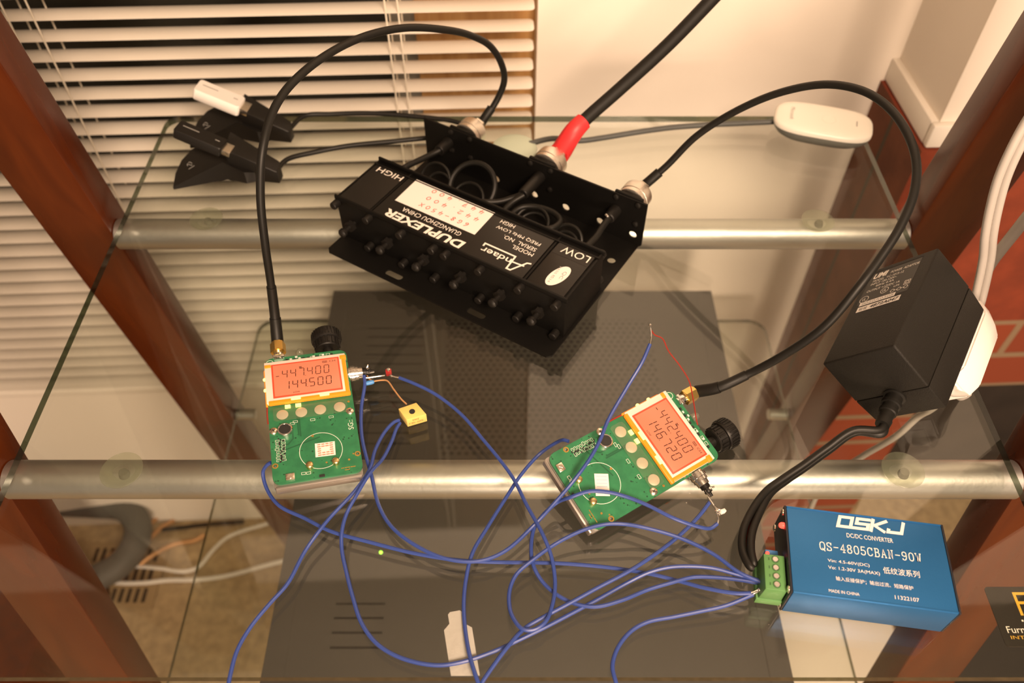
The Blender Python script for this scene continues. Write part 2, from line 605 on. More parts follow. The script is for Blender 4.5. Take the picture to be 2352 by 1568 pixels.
    def text(self, s, x0, y0, x1, y1, f, shear=0.0, mi=0, wide=0.0):
        """type fitted to the box (x0,y0)-(x1,y1) in a 2-D frame, placed by f"""
        cu = bpy.data.curves.new('t', 'FONT')
        cu.body = s
        cu.resolution_u = 3
        cu.shear = shear
        cu.offset = wide
        ob = bpy.data.objects.new('t', cu)
        me = ob.to_mesh()
        V = [v.co.copy() for v in me.vertices]
        F = [list(p.vertices) for p in me.polygons]
        ob.to_mesh_clear()
        bpy.data.objects.remove(ob)
        bpy.data.curves.remove(cu)
        if not V:
            return self
        a0, a1 = min(v.x for v in V), max(v.x for v in V)
        b0, b1 = min(v.y for v in V), max(v.y for v in V)
        b = bmesh.new()
        vs = [b.verts.new(f(x0 + (v.x - a0) / (a1 - a0) * (x1 - x0), y0 + (v.y - b0) / (b1 - b0) * (y1 - y0))) for v in V]
        for fc in F:
            try:
                b.faces.new([vs[i] for i in fc])
            except ValueError:
                pass
        self._join(b, mi)
        return self

    def poly(self, pts, mi=0):
        b = bmesh.new()
        b.faces.new([b.verts.new(p) for p in pts])
        self._join(b, mi)
        return self

    def build(self, name, m, parent=None, origin=None):
        me = bpy.data.meshes.new(name)
        loc = Vector((0, 0, 0))
        if parent is None:
            if origin is None:
                xs = [v.co for v in self.bm.verts]
                loc = Vector((sum(v.x for v in xs) / len(xs), sum(v.y for v in xs) / len(xs), min(v.z for v in xs)))
            else:
                loc = Vector(origin)
            bmesh.ops.translate(self.bm, verts=list(self.bm.verts), vec=-loc)
        for f in self.bm.faces:
            f.smooth = True
        self.bm.to_mesh(me)
        self.bm.free()
        me.set_sharp_from_angle(angle=math.radians(38))
        for k in (m if isinstance(m, (list, tuple)) else [m]):
            me.materials.append(M[k])
        o = bpy.data.objects.new(name, me)
        C.objects.link(o)
        o.location = loc
        if parent is not None:
            o.parent = parent
        return o


def spline(pts, n=6):
    P = [Vector(p) for p in pts]
    if len(P) < 3:
        return P
    out = []
    Q = [P[0] * 2 - P[1]] + P + [P[-1] * 2 - P[-2]]
    for i in range(1, len(Q) - 2):
        p0, p1, p2, p3 = Q[i - 1], Q[i], Q[i + 1], Q[i + 2]
        d0, d1, d2 = [max((b - a).length, 1e-6) ** 0.5 for a, b in ((p0, p1), (p1, p2), (p2, p3))]
        m1 = (p2 - p1) + d1 * ((p1 - p0) / d0 - (p2 - p0) / (d0 + d1))
        m2 = (p2 - p1) + d1 * ((p3 - p2) / d2 - (p3 - p1) / (d1 + d2))
        for k in range(n):
            t = k / n
            out.append((2 * t ** 3 - 3 * t * t + 1) * p1 + (t ** 3 - 2 * t * t + t) * m1 + (-2 * t ** 3 + 3 * t * t) * p2 + (t ** 3 - t * t) * m2)
    out.append(P[-1])
    return out


def empty(name, loc=(0, 0, 0), rot=None):
    o = bpy.data.objects.new(name, None)
    o.empty_display_size = 0.02
    C.objects.link(o)
    T = Matrix.Translation(loc)
    if rot is not None:
        T = T @ rot.to_4x4()
    o.matrix_world = T
    return o


def tag(o, label, cat, group=None):
    o['label'] = label
    o['category'] = cat
    if group:
        o['group'] = group
    return o


def kind(o, k):
    o['kind'] = k
    return o


def circle(cx, cy, r, n=20, ry=None):
    ry = r if ry is None else ry
    return [(cx + r * math.cos(2 * math.pi * k / n), cy + ry * math.sin(2 * math.pi * k / n)) for k in range(n)]


def slot(cx, cy, L, wd, n=8):
    h = L / 2 - wd / 2
    return [(cx + h + wd / 2 * math.cos(a), cy + wd / 2 * math.sin(a)) for a in [-math.pi / 2 + math.pi * k / n for k in range(n + 1)]] + \
           [(cx - h + wd / 2 * math.cos(a), cy + wd / 2 * math.sin(a)) for a in [math.pi / 2 + math.pi * k / n for k in range(n + 1)]]


def rrect(x0, y0, x1, y1, r, n=5):
    out = []
    for cx, cy, a0 in ((x1 - r, y1 - r, 0), (x0 + r, y1 - r, 90), (x0 + r, y0 + r, 180), (x1 - r, y0 + r, 270)):
        for k in range(n + 1):
            a = math.radians(a0 + 90 * k / n)
            out.append((cx + r * math.cos(a), cy + r * math.sin(a)))
    return out


# pen-stroke letters on a 10 x 14 grid
PEN = {
    'Q': [[(5, 14), (2, 13), (.5, 10), (.5, 4), (2, 1), (5, 0), (8, 1), (9.5, 4), (9.5, 10), (8, 13), (5, 14)], [(5, 3), (9.5, -1.5)]],
    'S': [[(8.7, 10.5), (8.3, 13), (5, 14), (1.5, 13), (1, 10.5), (2.5, 8), (7.5, 6), (9, 3.5), (8.5, 1), (5, 0), (1.7, 1), (1.3, 3.5)], [(8.8, 10.2), (8.8, 13.8)], [(1.2, 3.8), (1.2, .2)]],
    '-': [[(1, 7), (9, 7)]],
    '4': [[(7, 0), (7, 14), (1, 4.5), (9.5, 4.5)], [(5, 0), (9, 0)]],
    '8': [[(5, 7.5), (2, 9), (1.5, 11.5), (3, 13.6), (5, 14), (7, 13.6), (8.5, 11.5), (8, 9), (5, 7.5), (1.5, 5.5), (1, 3), (2.5, .5), (5, 0), (7.5, .5), (9, 3), (8.5, 5.5), (5, 7.5)]],
    '0': [[(5, 14), (2.4, 13), (1, 10), (1, 4), (2.4, 1), (5, 0), (7.6, 1), (9, 4), (9, 10), (7.6, 13), (5, 14)]],
    '5': [[(8.5, 14), (2, 14), (1.5, 7.5), (5, 8.7), (8.5, 7), (9, 4), (7.5, .8), (4.5, 0), (1.5, 1), (1, 3)]],
    'C': [[(9, 10), (9, 13.8)], [(9, 10.5), (7.5, 13.3), (5, 14), (2.3, 13), (.7, 10), (.7, 4), (2.3, 1), (5, 0), (7.8, .8), (9.2, 3.3)]],
    'B': [[(2.2, 0), (2.2, 14)], [(.7, 14), (6.5, 14), (8.3, 12.5), (8.3, 9.3), (6.5, 7.5), (2.2, 7.5)], [(6.5, 7.5), (9, 5.8), (9, 1.8), (7, 0), (.7, 0)]],
    'A': [[(1.2, 0), (5, 14), (8.8, 0)], [(2.6, 5), (7.4, 5)], [(0, 0), (2.8, 0)], [(7.2, 0), (10, 0)]],
    'N': [[(2, 0), (2, 14), (8, 0), (8, 14)], [(.5, 0), (3.5, 0)], [(.5, 14), (2, 14)], [(6.5, 14), (9.5, 14)]],
    '9': [[(8.7, 9.5), (7, 7), (4.5, 6.4), (1.7, 7.6), (1, 10.3), (2, 13), (5, 14), (8, 13), (8.9, 9.5), (8.5, 4.5), (7, 1), (4.5, 0), (1.8, .8), (1.5, 2.5)]],
    'W': [[(.8, 14), (2.8, 0), (5, 11), (7.2, 0), (9.2, 14)], [(-.4, 14), (2, 14)], [(8, 14), (10.4, 14)]],
}
HAND = {
    '4': [[(3, 13), (1, 5), (9, 6)], [(7, 12), (5.5, 0)]],
    '7': [[(1, 12), (8.5, 13), (4, 0)], [(2.5, 7), (8, 7.5)]],
    '2': [[(1, 10), (4, 13), (8, 11), (6, 6), (1, 1), (9, 1.5)]],
    '0': [[(5, 12), (1.5, 9), (1.5, 4), (5, 1), (8.5, 4), (8.5, 9), (5, 12)]],
    '.': [[(4.5, .5), (5.2, .9)]],
    '6': [[(7, 13), (2.5, 8), (1.5, 3.5), (4.5, 1), (8, 3), (6, 6.5), (2.5, 5)]],
    'G': [[(8, 11), (5, 12.5), (1.5, 8), (2.5, 2), (7, 2), (8, 6), (5, 6)]],
    '8': [[(5, 7), (2, 10), (5, 13), (8, 10), (5, 7), (2, 3.5), (5, 1), (8, 3.5), (5, 7)]],
    '-': [[(1, 6.5), (8.5, 7)]],
    '5': [[(8, 13), (3, 12), (2.5, 7.5), (7, 8), (8, 3.5), (3, 1)]],
    'X': [[(1, 12), (9, 1)], [(9, 12), (1, 1)]],
}
SEG = {'a': ((0, 2), (1, 2)), 'b': ((1, 2), (1, 1)), 'c': ((1, 1), (1, 0)), 'd': ((0, 0), (1, 0)), 'e': ((0, 1), (0, 0)), 'f': ((0, 2), (0, 1)), 'g': ((0, 1), (1, 1))}
DIG = {'0': 'abcdef', '1': 'bc', '2': 'abged', '4': 'fgbc', '5': 'afgcd', '6': 'afgedc', '7': 'abc', '-': 'g'}


def pen_lines(s, font, x0, y0, adv, wd, ht, shear=0.0):
    out = []
    for i, ch in enumerate(s):
        for ln in font.get(ch, []):
            out.append([(x0 + i * adv + x / 10 * wd + shear * y / 14 * ht, y0 + y / 14 * ht) for x, y in ln])
    return out


def seg_lines(s, x0, y0, adv, wd, ht, gap=0.12, shear=0.08):
    out = []
    x = x0
    for ch in s:
        if ch == '.':
            out.append([(x - adv + wd * 1.32, y0), (x - adv + wd * 1.32, y0 + .001 * ht)])
            continue
        for k in DIG[ch]:
            (a, b), (c, d) = SEG[k]
            q = []
            for (px, py), (qx, qy) in (((a, b), (c, d)), ((c, d), (a, b))):
                ex, ey = px + (qx - px) * gap, py + (qy - py) * gap
                q.append((x + ex * wd + shear * ey / 2 * ht, y0 + ey / 2 * ht))
            out.append(q)
        x += adv
    return out


# ------------------------------------------------------------------ the setting
ANG = math.atan(0.042)                       # the window wall runs 2.4 degrees off the rack


def wl(a, d, z):
    """window-wall frame: a along the wall, d into the wall, z up"""
    return (a * math.cos(ANG) - d * math.sin(ANG), 0.728 + a * math.sin(ANG) + d * math.cos(ANG), z)


def wbox(mb, a0, a1, d0, d1, z0, z1, bev=0.0):
    mb.box(wl((a0 + a1) / 2, (d0 + d1) / 2, (z0 + z1) / 2), (a1 - a0, d1 - d0, z1 - z0), (0, 0, ANG), bev)


TOP = 1.165
b = MB()
wbox(b, 0.024, 0.60, 0, 0.12, FLOOR, TOP)
wbox(b, -1.5, 0.024, 0, 0.12, FLOOR, -0.50)
wbox(b, -1.5, 0.024, 0, 0.12, 0.93, TOP)
wbox(b, -1.9, -1.45, 0, 0.12, FLOOR, TOP)
kind(b.build('wall_back', 'wall'), 'structure')
b = MB()
wbox(b, 0.3855, 1.0, -0.106, 0.1, -0.036, TOP)
kind(b.build('wall_right', 'wall'), 'structure')
b = MB()                                      # skirting round the foot of the white column
wbox(b, 0.3780, 1.0, -0.1135, -0.1055, -0.0355, -0.0115, 0.002)
wbox(b, 0.3780, 0.3858, -0.1054, 0.0, -0.0355, -0.0115, 0.0012)
kind(b.build('baseboard_right', 'trim'), 'structure')
b = MB()                                      # brick chimney base under the column, with a firebox opening
wbox(b, 0.3745, 0.53, -0.116, 0.1, FLOOR, -0.283)
wbox(b, 0.53, 1.1, -0.116, 0.1, -0.41, -0.283)
wbox(b, 0.3745, 1.1, -0.116, 0.1, -0.283, -0.0365)
b.bm.normal_update()
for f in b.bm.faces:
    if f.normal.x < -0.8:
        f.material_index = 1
    elif f.calc_center_median().z > -0.26 or (f.normal.y < -0.8 and f.calc_center_median().z > -0.2):
        f.material_index = 2
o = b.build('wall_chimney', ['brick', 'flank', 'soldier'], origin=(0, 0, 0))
kind(o, 'structure')
b = MB()
b.box((0.86, 0.82, -0.656), (0.68, 0.03, 0.488))
kind(b.build('wall_firebox', 'soot'), 'structure')
b = MB()
b.box((-0.4, -0.2, FLOOR - 0.02), (3.4, 2.4, 0.04))
kind(b.build('floor', 'carpet', origin=(0, 0, FLOOR)), 'structure')
b = MB()
b.box((-0.4, -0.5, TOP + 0.02), (3.6, 3.2, 0.04))
kind(b.build('ceiling', 'ceiling'), 'structure')

# window behind the blind: oak stile, metal strip, dark night pane
wn = empty('window_1', wl(-0.6, 0.06, 0.3))
kind(wn, 'structure')
wn_loc = Vector(wl(-0.6, 0.06, 0.3))


def sub(mb, name, m, parent):
    """part given in world coordinates under an unrotated parent"""
    bmesh.ops.translate(mb.bm, verts=list(mb.bm.verts), vec=-parent.location)
    return mb.build(name, m, parent)


b = MB()
wbox(b, -0.093, 0.024, 0.030, 0.075, -0.50, 0.93)
sub(b, 'stile', 'oak', wn)
b = MB()
wbox(b, -0.119, -0.093, 0.045, 0.085, -0.50, 0.93)
sub(b, 'metal_frame', 'greyframe', wn)
b = MB()
wbox(b, -1.45, -0.119, 0.080, 0.086, -0.50, 0.93)
sub(b, 'pane', 'night', wn)
b = MB()
wbox(b, -1.45, 0.024, 0.02, 0.12, -0.515, -0.50)
sub(b, 'sill', 'trim', wn)

# venetian blind: one set of slats, ladder cords, bottom rail
bl = empty('venetian_blind', wl(-0.6, -0.025, -0.47))
tag(bl, 'cream horizontal slatted blind hanging over the dark window', 'blind')
b = MB()
Z0, PITCH = 0.0273, 0.0198
k = -24
while Z0 + k * PITCH < 0.885:
    zc = Z0 + k * PITCH
    sec = []
    for i in range(7):                        # crowned 25 mm slat, room edge a hair higher
        t = i / 6
        sec.append((-0.0125 + 0.025 * t, 0.0022 * (1 - (2 * t - 1) ** 2) - 0.0024 * t))
    up = [(d, h + 0.00045) for d, h in sec]
    loop = sec + up[::-1]
    rings = []
    for a, g in ((-1.0, 1), (0.0145, 1), (0.0172, 0.93), (0.0185, 0.72)):
        rings.append([wl(a, -0.025 + d * g, zc + h) for d, h in loop])
    b.loft(rings)
    k += 1
sub(b, 'slats', 'blind', bl)
b = MB()
for a in (-0.436, -0.414, -0.112, -0.101):
    for d in (-0.0385, -0.0115):
        b.tube([wl(a, d, z) for z in (-0.46, -0.2, 0.1, 0.42, 0.89)], 0.0008, 6, smooth=1)
sub(b, 'ladder_cords', 'cord', bl)
b = MB()
wbox(b, -1.0, 0.0185, -0.038, -0.012, -0.470, -0.456, 0.003)
sub(b, 'bottom_rail', 'blind', bl)
b = MB()
wbox(b, -1.0, 0.0185, -0.040, -0.010, 0.888, 0.926, 0.002)
sub(b, 'head_rail', 'blind', bl)

# ------------------------------------------------------------------ the wooden rack with its rails and rubber pads
rk = empty('media_rack', (0, 0.39, FLOOR))
tag(rk, 'cherry stained wooden rack with splayed posts and aluminium rails', 'rack')


def post(sx, y_at0, slope):
    x0, x1 = sx * 0.3195, sx * 0.3715
    p = []
    for z in (FLOOR + 0.0005, 0.56):
        y = y_at0 + slope * z
        p += [(min(x0, x1), y, z), (max(x0, x1), y, z), (max(x0, x1), y + 0.030, z), (min(x0, x1), y + 0.030, z)]
    m = MB().hexa(p, 0.0016, 2)
    return sub(m, 'post', 'cherry', rk)


for sx in (-1, 1):
    post(sx, 0.489, -0.153)
    post(sx, 0.2675, 0.146)
RZ = -0.0222
for y in (0.5005, 0.272):
    b = MB()
    L = 0.3194
    b.lathe((-L, y, RZ), (L, y, RZ), [(0, 0.0112), (0.0008, 0.0124), (2 * L - 0.0008, 0.0124), (2 * L, 0.0112)], 48)
    sub(b, 'rail', 'alu', rk)
for x, y in ((-0.2448, 0.5018), (0.2445, 0.4995), (-0.2425, 0.2694), (0.2429, 0.2697)):
    b = MB()
    b.lathe((x, y, -0.0112), (x, y, -0.0061), [(0, 0.0045), (0.002, 0.0085), (0.0038, 0.0126), (0.0047, 0.0130), (0.0051, 0.0124)], 40)
    pd = sub(b, 'suction_pad', 'pad', rk)
    b = MB()
    b.cyl((x + .001, y - .001, -0.0108), (x + .001, y - .001, -0.0072), 0.0036, 0.0028)
    bmesh.ops.translate(b.bm, verts=list(b.bm.verts), vec=-rk.location)
    b.build('stem', 'padstem', pd)
for sx in (-1, 1):
    for y in (0.553, 0.221):
        b = MB()
        b.cyl((sx * 0.3194, y, -0.353), (sx * 0.297, y, -0.353), 0.0065, ch=0.001)
        sub(b, 'shelf_peg', 'alu', rk)


def glass_shelf(y0, y1, x, zt, th, rad):
    b = MB()
    b.plate(rrect(-x, y0, x, y1, rad), [], zt - th, zt)
    b.bm.normal_update()
    for f in b.bm.faces:
        if abs(f.normal.z) < 0.5:
            f.material_index = 1
    return b.build('glass_shelf', ['glass', 'glass_edge'])


gs = glass_shelf(0.1420, 0.6300, 0.3072, 0.0, 0.006, 0.012)
tag(gs, 'upper clear glass shelf carrying the radio boards and black duplexer', 'shelf')
lo = glass_shelf(0.115, 0.6880, 0.3150, -0.340, 0.006, 0.02)
tag(lo, 'lower clear glass shelf under the dark grey receiver', 'shelf')
# maker's plate stuck under the front right corner of the upper glass
b = MB()
b.plate(rrect(0.2650, 0.1600, 0.2990, 0.1935, 0.002), [], -0.0068, -0.0061)
bmesh.ops.translate(b.bm, verts=list(b.bm.verts), vec=-gs.location)
bp_ = b.build('maker_plate', 'labelblack', gs)
bp_['label'] = 'black maker plate with gold letter under the corner'
fz = lambda x, y: (x - gs.location.x, y - gs.location.y, -0.00603 - gs.location.z)
b = MB()
b.ribbons([[(0.2802, 0.1775), (0.2802, 0.1895), (0.2902, 0.1895)], [(0.2802, 0.1842), (0.2875, 0.1842)]], 0.0016, fz)
b.text('INTE', 0.2692, 0.1640, 0.2790, 0.1658, fz)
b.build('gold_lettering', 'goldink', bp_)
b = MB()
b.text('Furni', 0.2686, 0.1673, 0.2795, 0.1710, fz)
b.poly([fz(*q) for q in ((0.2786, 0.1736), (0.2796, 0.1736), (0.2796, 0.1746), (0.2786, 0.1746))])
b.build('white_lettering', 'ink', bp_)

# ------------------------------------------------------------------ dark grey receiver on the lower shelf
rv = empty('av_receiver', (0.012, 0.410, -0.340))
tag(rv, 'dark grey receiver with perforated top on the lower glass shelf', 'receiver')
b = MB()
b.box((0, 0, 0.050), (0.4300, 0.480, 0.080), bev=0.003)
b.build('case', 'greyplastic', rv)
b = MB()
b.box((0, 0.000, 0.0920), (0.4290, 0.478, 0.004), bev=0.001)
for sx in (-1, 1):
    b.box((sx * 0.196, 0.0, 0.0941), (0.0012, 0.47, 0.0006))
for x in (-0.0955, -0.0865):
    b.box((x, 0.09, 0.0941), (0.0022, 0.21, 0.0008))
b.build('top_cover', 'perf', rv)
for sx in (-1, 1):
    for sy in (-1, 1):
        b = MB()
        b.cyl((sx * 0.18, sy * 0.17, 0.0002), (sx * 0.18, sy * 0.17, 0.0105), 0.018, 0.020)
        b.build('foot', 'black', rv)
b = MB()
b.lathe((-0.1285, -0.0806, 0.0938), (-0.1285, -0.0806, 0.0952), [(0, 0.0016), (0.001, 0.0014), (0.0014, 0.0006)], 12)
b.build('green_reflection_spot', 'greenreflect', rv)  # glowing bead added in place of a green reflection over the cover

# ------------------------------------------------------------------ on the floor
b = MB()
b.plate(rrect(0.625, 0.02, 1.20, 0.60, 0.02), [], FLOOR + 0.0005, FLOOR + 0.008)
tag(b.build('floor_mat', 'mat'), 'dark grey mat on the floor right of the front post', 'mat')
b = empty('floor_vent', (-0.665, 0.600, FLOOR))
tag(b, 'brown slotted floor register partly under the grey hose', 'vent')
vent = b
b = MB()
hs = []
for i in range(9):
    for y in (-0.036, 0.0, 0.036):
        hs.append(slot(0, 0, 0.026, 0.007) if False else [(px + (-0.052 + i * 0.013), py + y) for px, py in ((-.0035, -.013), (.0035, -.013), (.0035, .013), (-.0035, .013))])
b.plate([(-0.07, -0.058), (0.07, -0.058), (0.07, 0.058), (-0.07, 0.058)], hs, 0.004, 0.007)
b.build('grille', 'vent', vent)
b = MB()
b.box((0, 0, 0.0022), (0.132, 0.108, 0.0034))
b.build('duct', 'dark', vent)
b = MB()
b.tube([(-0.8699, 0.7217, -0.86), (-0.7991, 0.7165, -0.86), (-0.7227, 0.7103, -0.855), (-0.6702, 0.7008, -0.85), (-0.6401, 0.6701, -0.85), (-0.635, 0.6349, -0.852), (-0.6508, 0.6011, -0.855), (-0.6859, 0.5782, -0.86), (-0.7302, 0.555, -0.865)], 0.0225, 20)
tag(b.build('hose', 'hose'), 'thick grey hose curving over the floor register', 'hose')
for nm, pts, r, m, lab in (
    ('cord', [(-0.7205, 0.5794, -0.892), (-0.7041, 0.5994, -0.88), (-0.6736, 0.6268, -0.868), (-0.642, 0.6774, -0.88), (-0.6242, 0.7138, -0.893)], 0.0042, 'copperwire', 'bronze coloured cord crossing the grey hose, upper of two'),
    ('cord', [(-0.6627, 0.5852, -0.893), (-0.6521, 0.6033, -0.885), (-0.6352, 0.6405, -0.88), (-0.617, 0.685, -0.89), (-0.5998, 0.7012, -0.895)], 0.0042, 'copperwire', 'bronze coloured cord lying right of the grey hose'),
    ('cord', [(-0.6312, 0.6138, -0.884), (-0.6151, 0.6304, -0.884), (-0.5858, 0.6535, -0.89), (-0.5521, 0.6642, -0.895), (-0.5393, 0.6742, -0.895)], 0.0040, 'copperwire', 'short bronze coloured cord lying by the vent slots'),
    ('cord', [(-0.7222, 0.6031, -0.895), (-0.6848, 0.609, -0.889), (-0.649, 0.6129, -0.889), (-0.596, 0.609, -0.889), (-0.5602, 0.6063, -0.895), (-0.5362, 0.6141, -0.895), (-0.5175, 0.6462, -0.895), (-0.4965, 0.6708, -0.895), (-0.4291, 0.6977, -0.895)], 0.0032, 'white', 'thin pale cord wriggling along the carpet past the vent'),
    ('cord', [(-0.7127, 0.598, -0.894), (-0.6656, 0.5837, -0.888), (-0.6179, 0.583, -0.888), (-0.5815, 0.5902, -0.894), (-0.5343, 0.5915, -0.895), (-0.4844, 0.5984, -0.895), (-0.4109, 0.6205, -0.895), (-0.343, 0.6397, -0.895)], 0.0038, 'white', 'white cord lying across the front of the vent'),
    ('cord', [(-0.6143, 0.6808, -0.89), (-0.5806, 0.6879, -0.894), (-0.5359, 0.6938, -0.894), (-0.4758, 0.6994, -0.895)], 0.0036, 'rubber', 'short black cord on the carpet behind the pale cords'),
):
    q = MB()
    q.tube(pts, r, 8)
    tag(q.build(nm, m), lab, 'cord')
b = MB()
b.box((-0.92, 0.36, -0.815), (0.50, 0.42, 0.168), bev=0.004)
tag(b.build('floor_box', 'cherry'), 'dark brown wooden box on the floor left of the front post', 'box')
b = MB()
b.box((0.505, 0.465, -0.884), (0.21, 0.32, 0.030), bev=0.006)
tag(b.build('hearth_slab', 'panel'), 'white slab on the floor in front of the brick chimney', 'slab')


# ------------------------------------------------------------------ duplexer (own frame in millimetres: l along the front edge, d to the back, z up)
def frame_mat(loc, rz):
    return Matrix.Translation(loc) @ Matrix.Rotation(rz, 4, 'Z')


DX = empty('duplexer', (-0.141, 0.4565, 0.0004), Matrix.Rotation(math.radians(-32.2), 3, 'Z'))
tag(DX, 'black metal duplexer with white lettering and a handwritten white sticker', 'duplexer')
DM = DX.matrix_world.copy()


def mm(*p):
    return tuple(q * MM for q in p)


def DW(l, d, z):
    return tuple(DM @ Vector(mm(l, d, z)))


S = Matrix.Scale(MM, 4)
b = MB()
b.plate([(3, 0), (194, 0), (197, 3), (198, 131), (0, 131), (0, 3)],
        [slot(59.4, 7, 15, 5.5), slot(132, 7.5, 15, 5.5), circle(188, 106, 3.2), circle(12, 106, 3.2)], 0, 1.4, S)
b.build('base_plate', 'blackmat', DX)
b = MB()
T = Matrix.Translation(mm(0, 132.2, 0)) @ Matrix.Rotation(math.radians(90), 4, 'X') @ S
b.plate([(0, 0.2), (198, 0.2), (200, 2), (200, 42), (0, 42)], [circle(x, 9.5, 3.2) for x in (69, 105, 133.7, 164, 192)], 0, 1.4, T)
b.build('connector_plate', 'blackmat', DX)
# resonator block: walls standing a little proud of the recessed lids
b = MB()
b.box(mm(98, 47, 19.6), mm(195, 53, 36.2), bev=0.0004)
b.box(mm(98, 20.7, 39), mm(197, 1.8, 4), bev=0.0004)
b.box(mm(98, 73.1, 39), mm(197, 1.8, 4), bev=0.0004)
b.box(mm(98, 66.5, 38.6), mm(195, 1.0, 2.6))
for x in (1.0, 31.6, 162, 194.6):
    b.box(mm(x, 47, 37.9), mm(1.4, 52, 2.2))
b.build('resonator_block', 'blackmat', DX)
for x0, x1 in ((2.5, 30.3), (33.3, 160.5), (164, 192.6)):
    b = MB()
    b.box(mm((x0 + x1) / 2, 44.6, 38.6), mm(x1 - x0, 44.5, 1.8), bev=0.0003)
    b.build('lid', 'labelblack', DX)
for l, z in [(2, 35), (32, 35), (62, 35), (90, 34.5), (100.8, 34.7), (129.5, 34.7), (161.5, 34.6), (190, 34.5), (28.8, 5.8), (60.6, 5), (89, 5), (128.5, 5.6), (160.3, 5.2), (190, 5)]:
    b = MB()
    b.cyl(mm(l, 20.5, z), mm(l, 14.0, z), 0.0030, ch=0.0005)
    b.cyl(mm(l, 14.2, z), mm(l, 13.8, z), 0.0017, seg=6)
    b.build('bolt', 'black', DX)
for i, l in enumerate((14, 48.5, 81, 113.5, 146, 177)):
    b = MB()
    b.cyl(mm(l, 20.5, 20), mm(l, 8, 20), 0.0021)
    b.cyl(mm(l, 18, 20), mm(l, 14.6, 20), 0.0045, seg=6)
    b.lathe(mm(l, 9.5, 20), mm(l, 5, 20), [(0, .0030), (.0004, .0034), (.0028, .0034), (.0040, .0024), (.0044, .0010)], 20)
    b.build('tuning_screw', 'black', DX)
for l, z in ((6, 33), (192, 33), (192, 8)):
    b = MB()
    b.cyl(mm(l, 74, z), mm(l, 79, z), 0.0035, ch=0.0005)
    b.build('bolt', 'black', DX)
# lettering: it reads from the far side, so x runs against l and y against d
lz = lambda x, y: mm(200 - x, 100 - y, 39.62)
R_ = lambda l, d: (200 - l, 100 - d)


def dtext(mb, s, l0, l1, dlow, dtop, f=lz, **kw):
    mb.text(s, 200 - l0, 100 - dlow, 200 - l1, 100 - dtop, f, **kw)


b = MB()
dtext(b, 'HIGH', 30.0, 7.0, 65, 59.4)
b.build('lettering', 'ink', DX)
b = MB()
b.poly([mm(164.6, 54.8, 39.56), mm(191.8, 54.8, 39.56), mm(191.8, 66, 39.56), mm(164.6, 66, 39.56)])
lp = b.build('low_label', 'labelblack', DX)
lp['label'] = 'dark strip marked LOW'
b = MB()
dtext(b, 'LOW', 190.4, 169.2, 64.6, 58.0, lambda x, y: mm(200 - x, 100 - y, 39.64))
b.build('lettering', 'ink', lp)
b = MB()
dtext(b, 'DUPLEXER', 109.5, 41.5, 31.0, 23.2, wide=0.035, shear=0.12)
dtext(b, 'GUANGZHOU CHINA', 101.5, 50.5, 37.8, 33.6)
dtext(b, 'MODEL', 155.4, 138.4, 46.8, 43.2)
dtext(b, 'SERIAL  NO.', 154.6, 128.0, 52.0, 48.4)
dtext(b, 'FREQ MHz LOW', 154.4, 118.4, 58.4, 54.8)
dtext(b, 'HIGH', 129.6, 117.9, 64.2, 60.6)
dtext(b, 'ndaer', 145.6, 121.4, 34.2, 28.6, wide=0.01)
b.ribbons([[(x + 0, y) for x, y in ln] for ln in ([R_(158.5, 37.0), R_(156.0, 36.2), R_(149.6, 24.6), R_(146.6, 24.6), R_(145.9, 37.4), R_(121.0, 37.4), R_(121.2, 34.9)], [R_(155.5, 32.6), R_(147.2, 32.0)])], 1.3, lz)
b.build('lettering', 'ink', DX)
b = MB()
b.poly([mm(*q, 39.66) for q in ((40, 40.2), (110, 40.6), (109.5, 67.6), (39.5, 67.8))])
st = b.build('sticker', 'paper', DX)
st['label'] = 'white paper sticker with red handwriting'
b = MB()
hz = lambda x, y: mm(200 - x, 100 - y, 39.72)
hand = pen_lines('6G8-450X', HAND, 200 - 101, 100 - 48.5, 5.6, 3.6, 4.6, 0.1) + pen_lines('442.400', HAND, 200 - 104, 100 - 57, 7.0, 3.8, 4.6, 0.1) + pen_lines('447.400', HAND, 200 - 103, 100 - 65.4, 7.0, 3.8, 4.6, 0.1)
b.ribbons(hand, 0.52, hz)
b.build('handwriting', 'redink', st)
b = MB()
b.poly([mm(x, y, 39.66) for x, y in [(180 + 5.6 * math.cos(t) * 1 + 2.0 * math.sin(t), 37 + 11 * math.sin(t)) for t in [2 * math.pi * k / 32 for k in range(32)]]])
qc = b.build('sticker', 'paper', DX)
qc['label'] = 'white oval inspection sticker'
b = MB()
b.text('QC', -5, 2.6 - 1.6, 3, 5.4 - 1.6, lambda x, y: mm(180 + y, 38 - x, 39.72))
b.text('PASS 检14', -9, -3.2, 8, -1.0, lambda x, y: mm(180 + y - .6, 36.5 - x, 39.72))
b.build('lettering', 'greyink', qc)
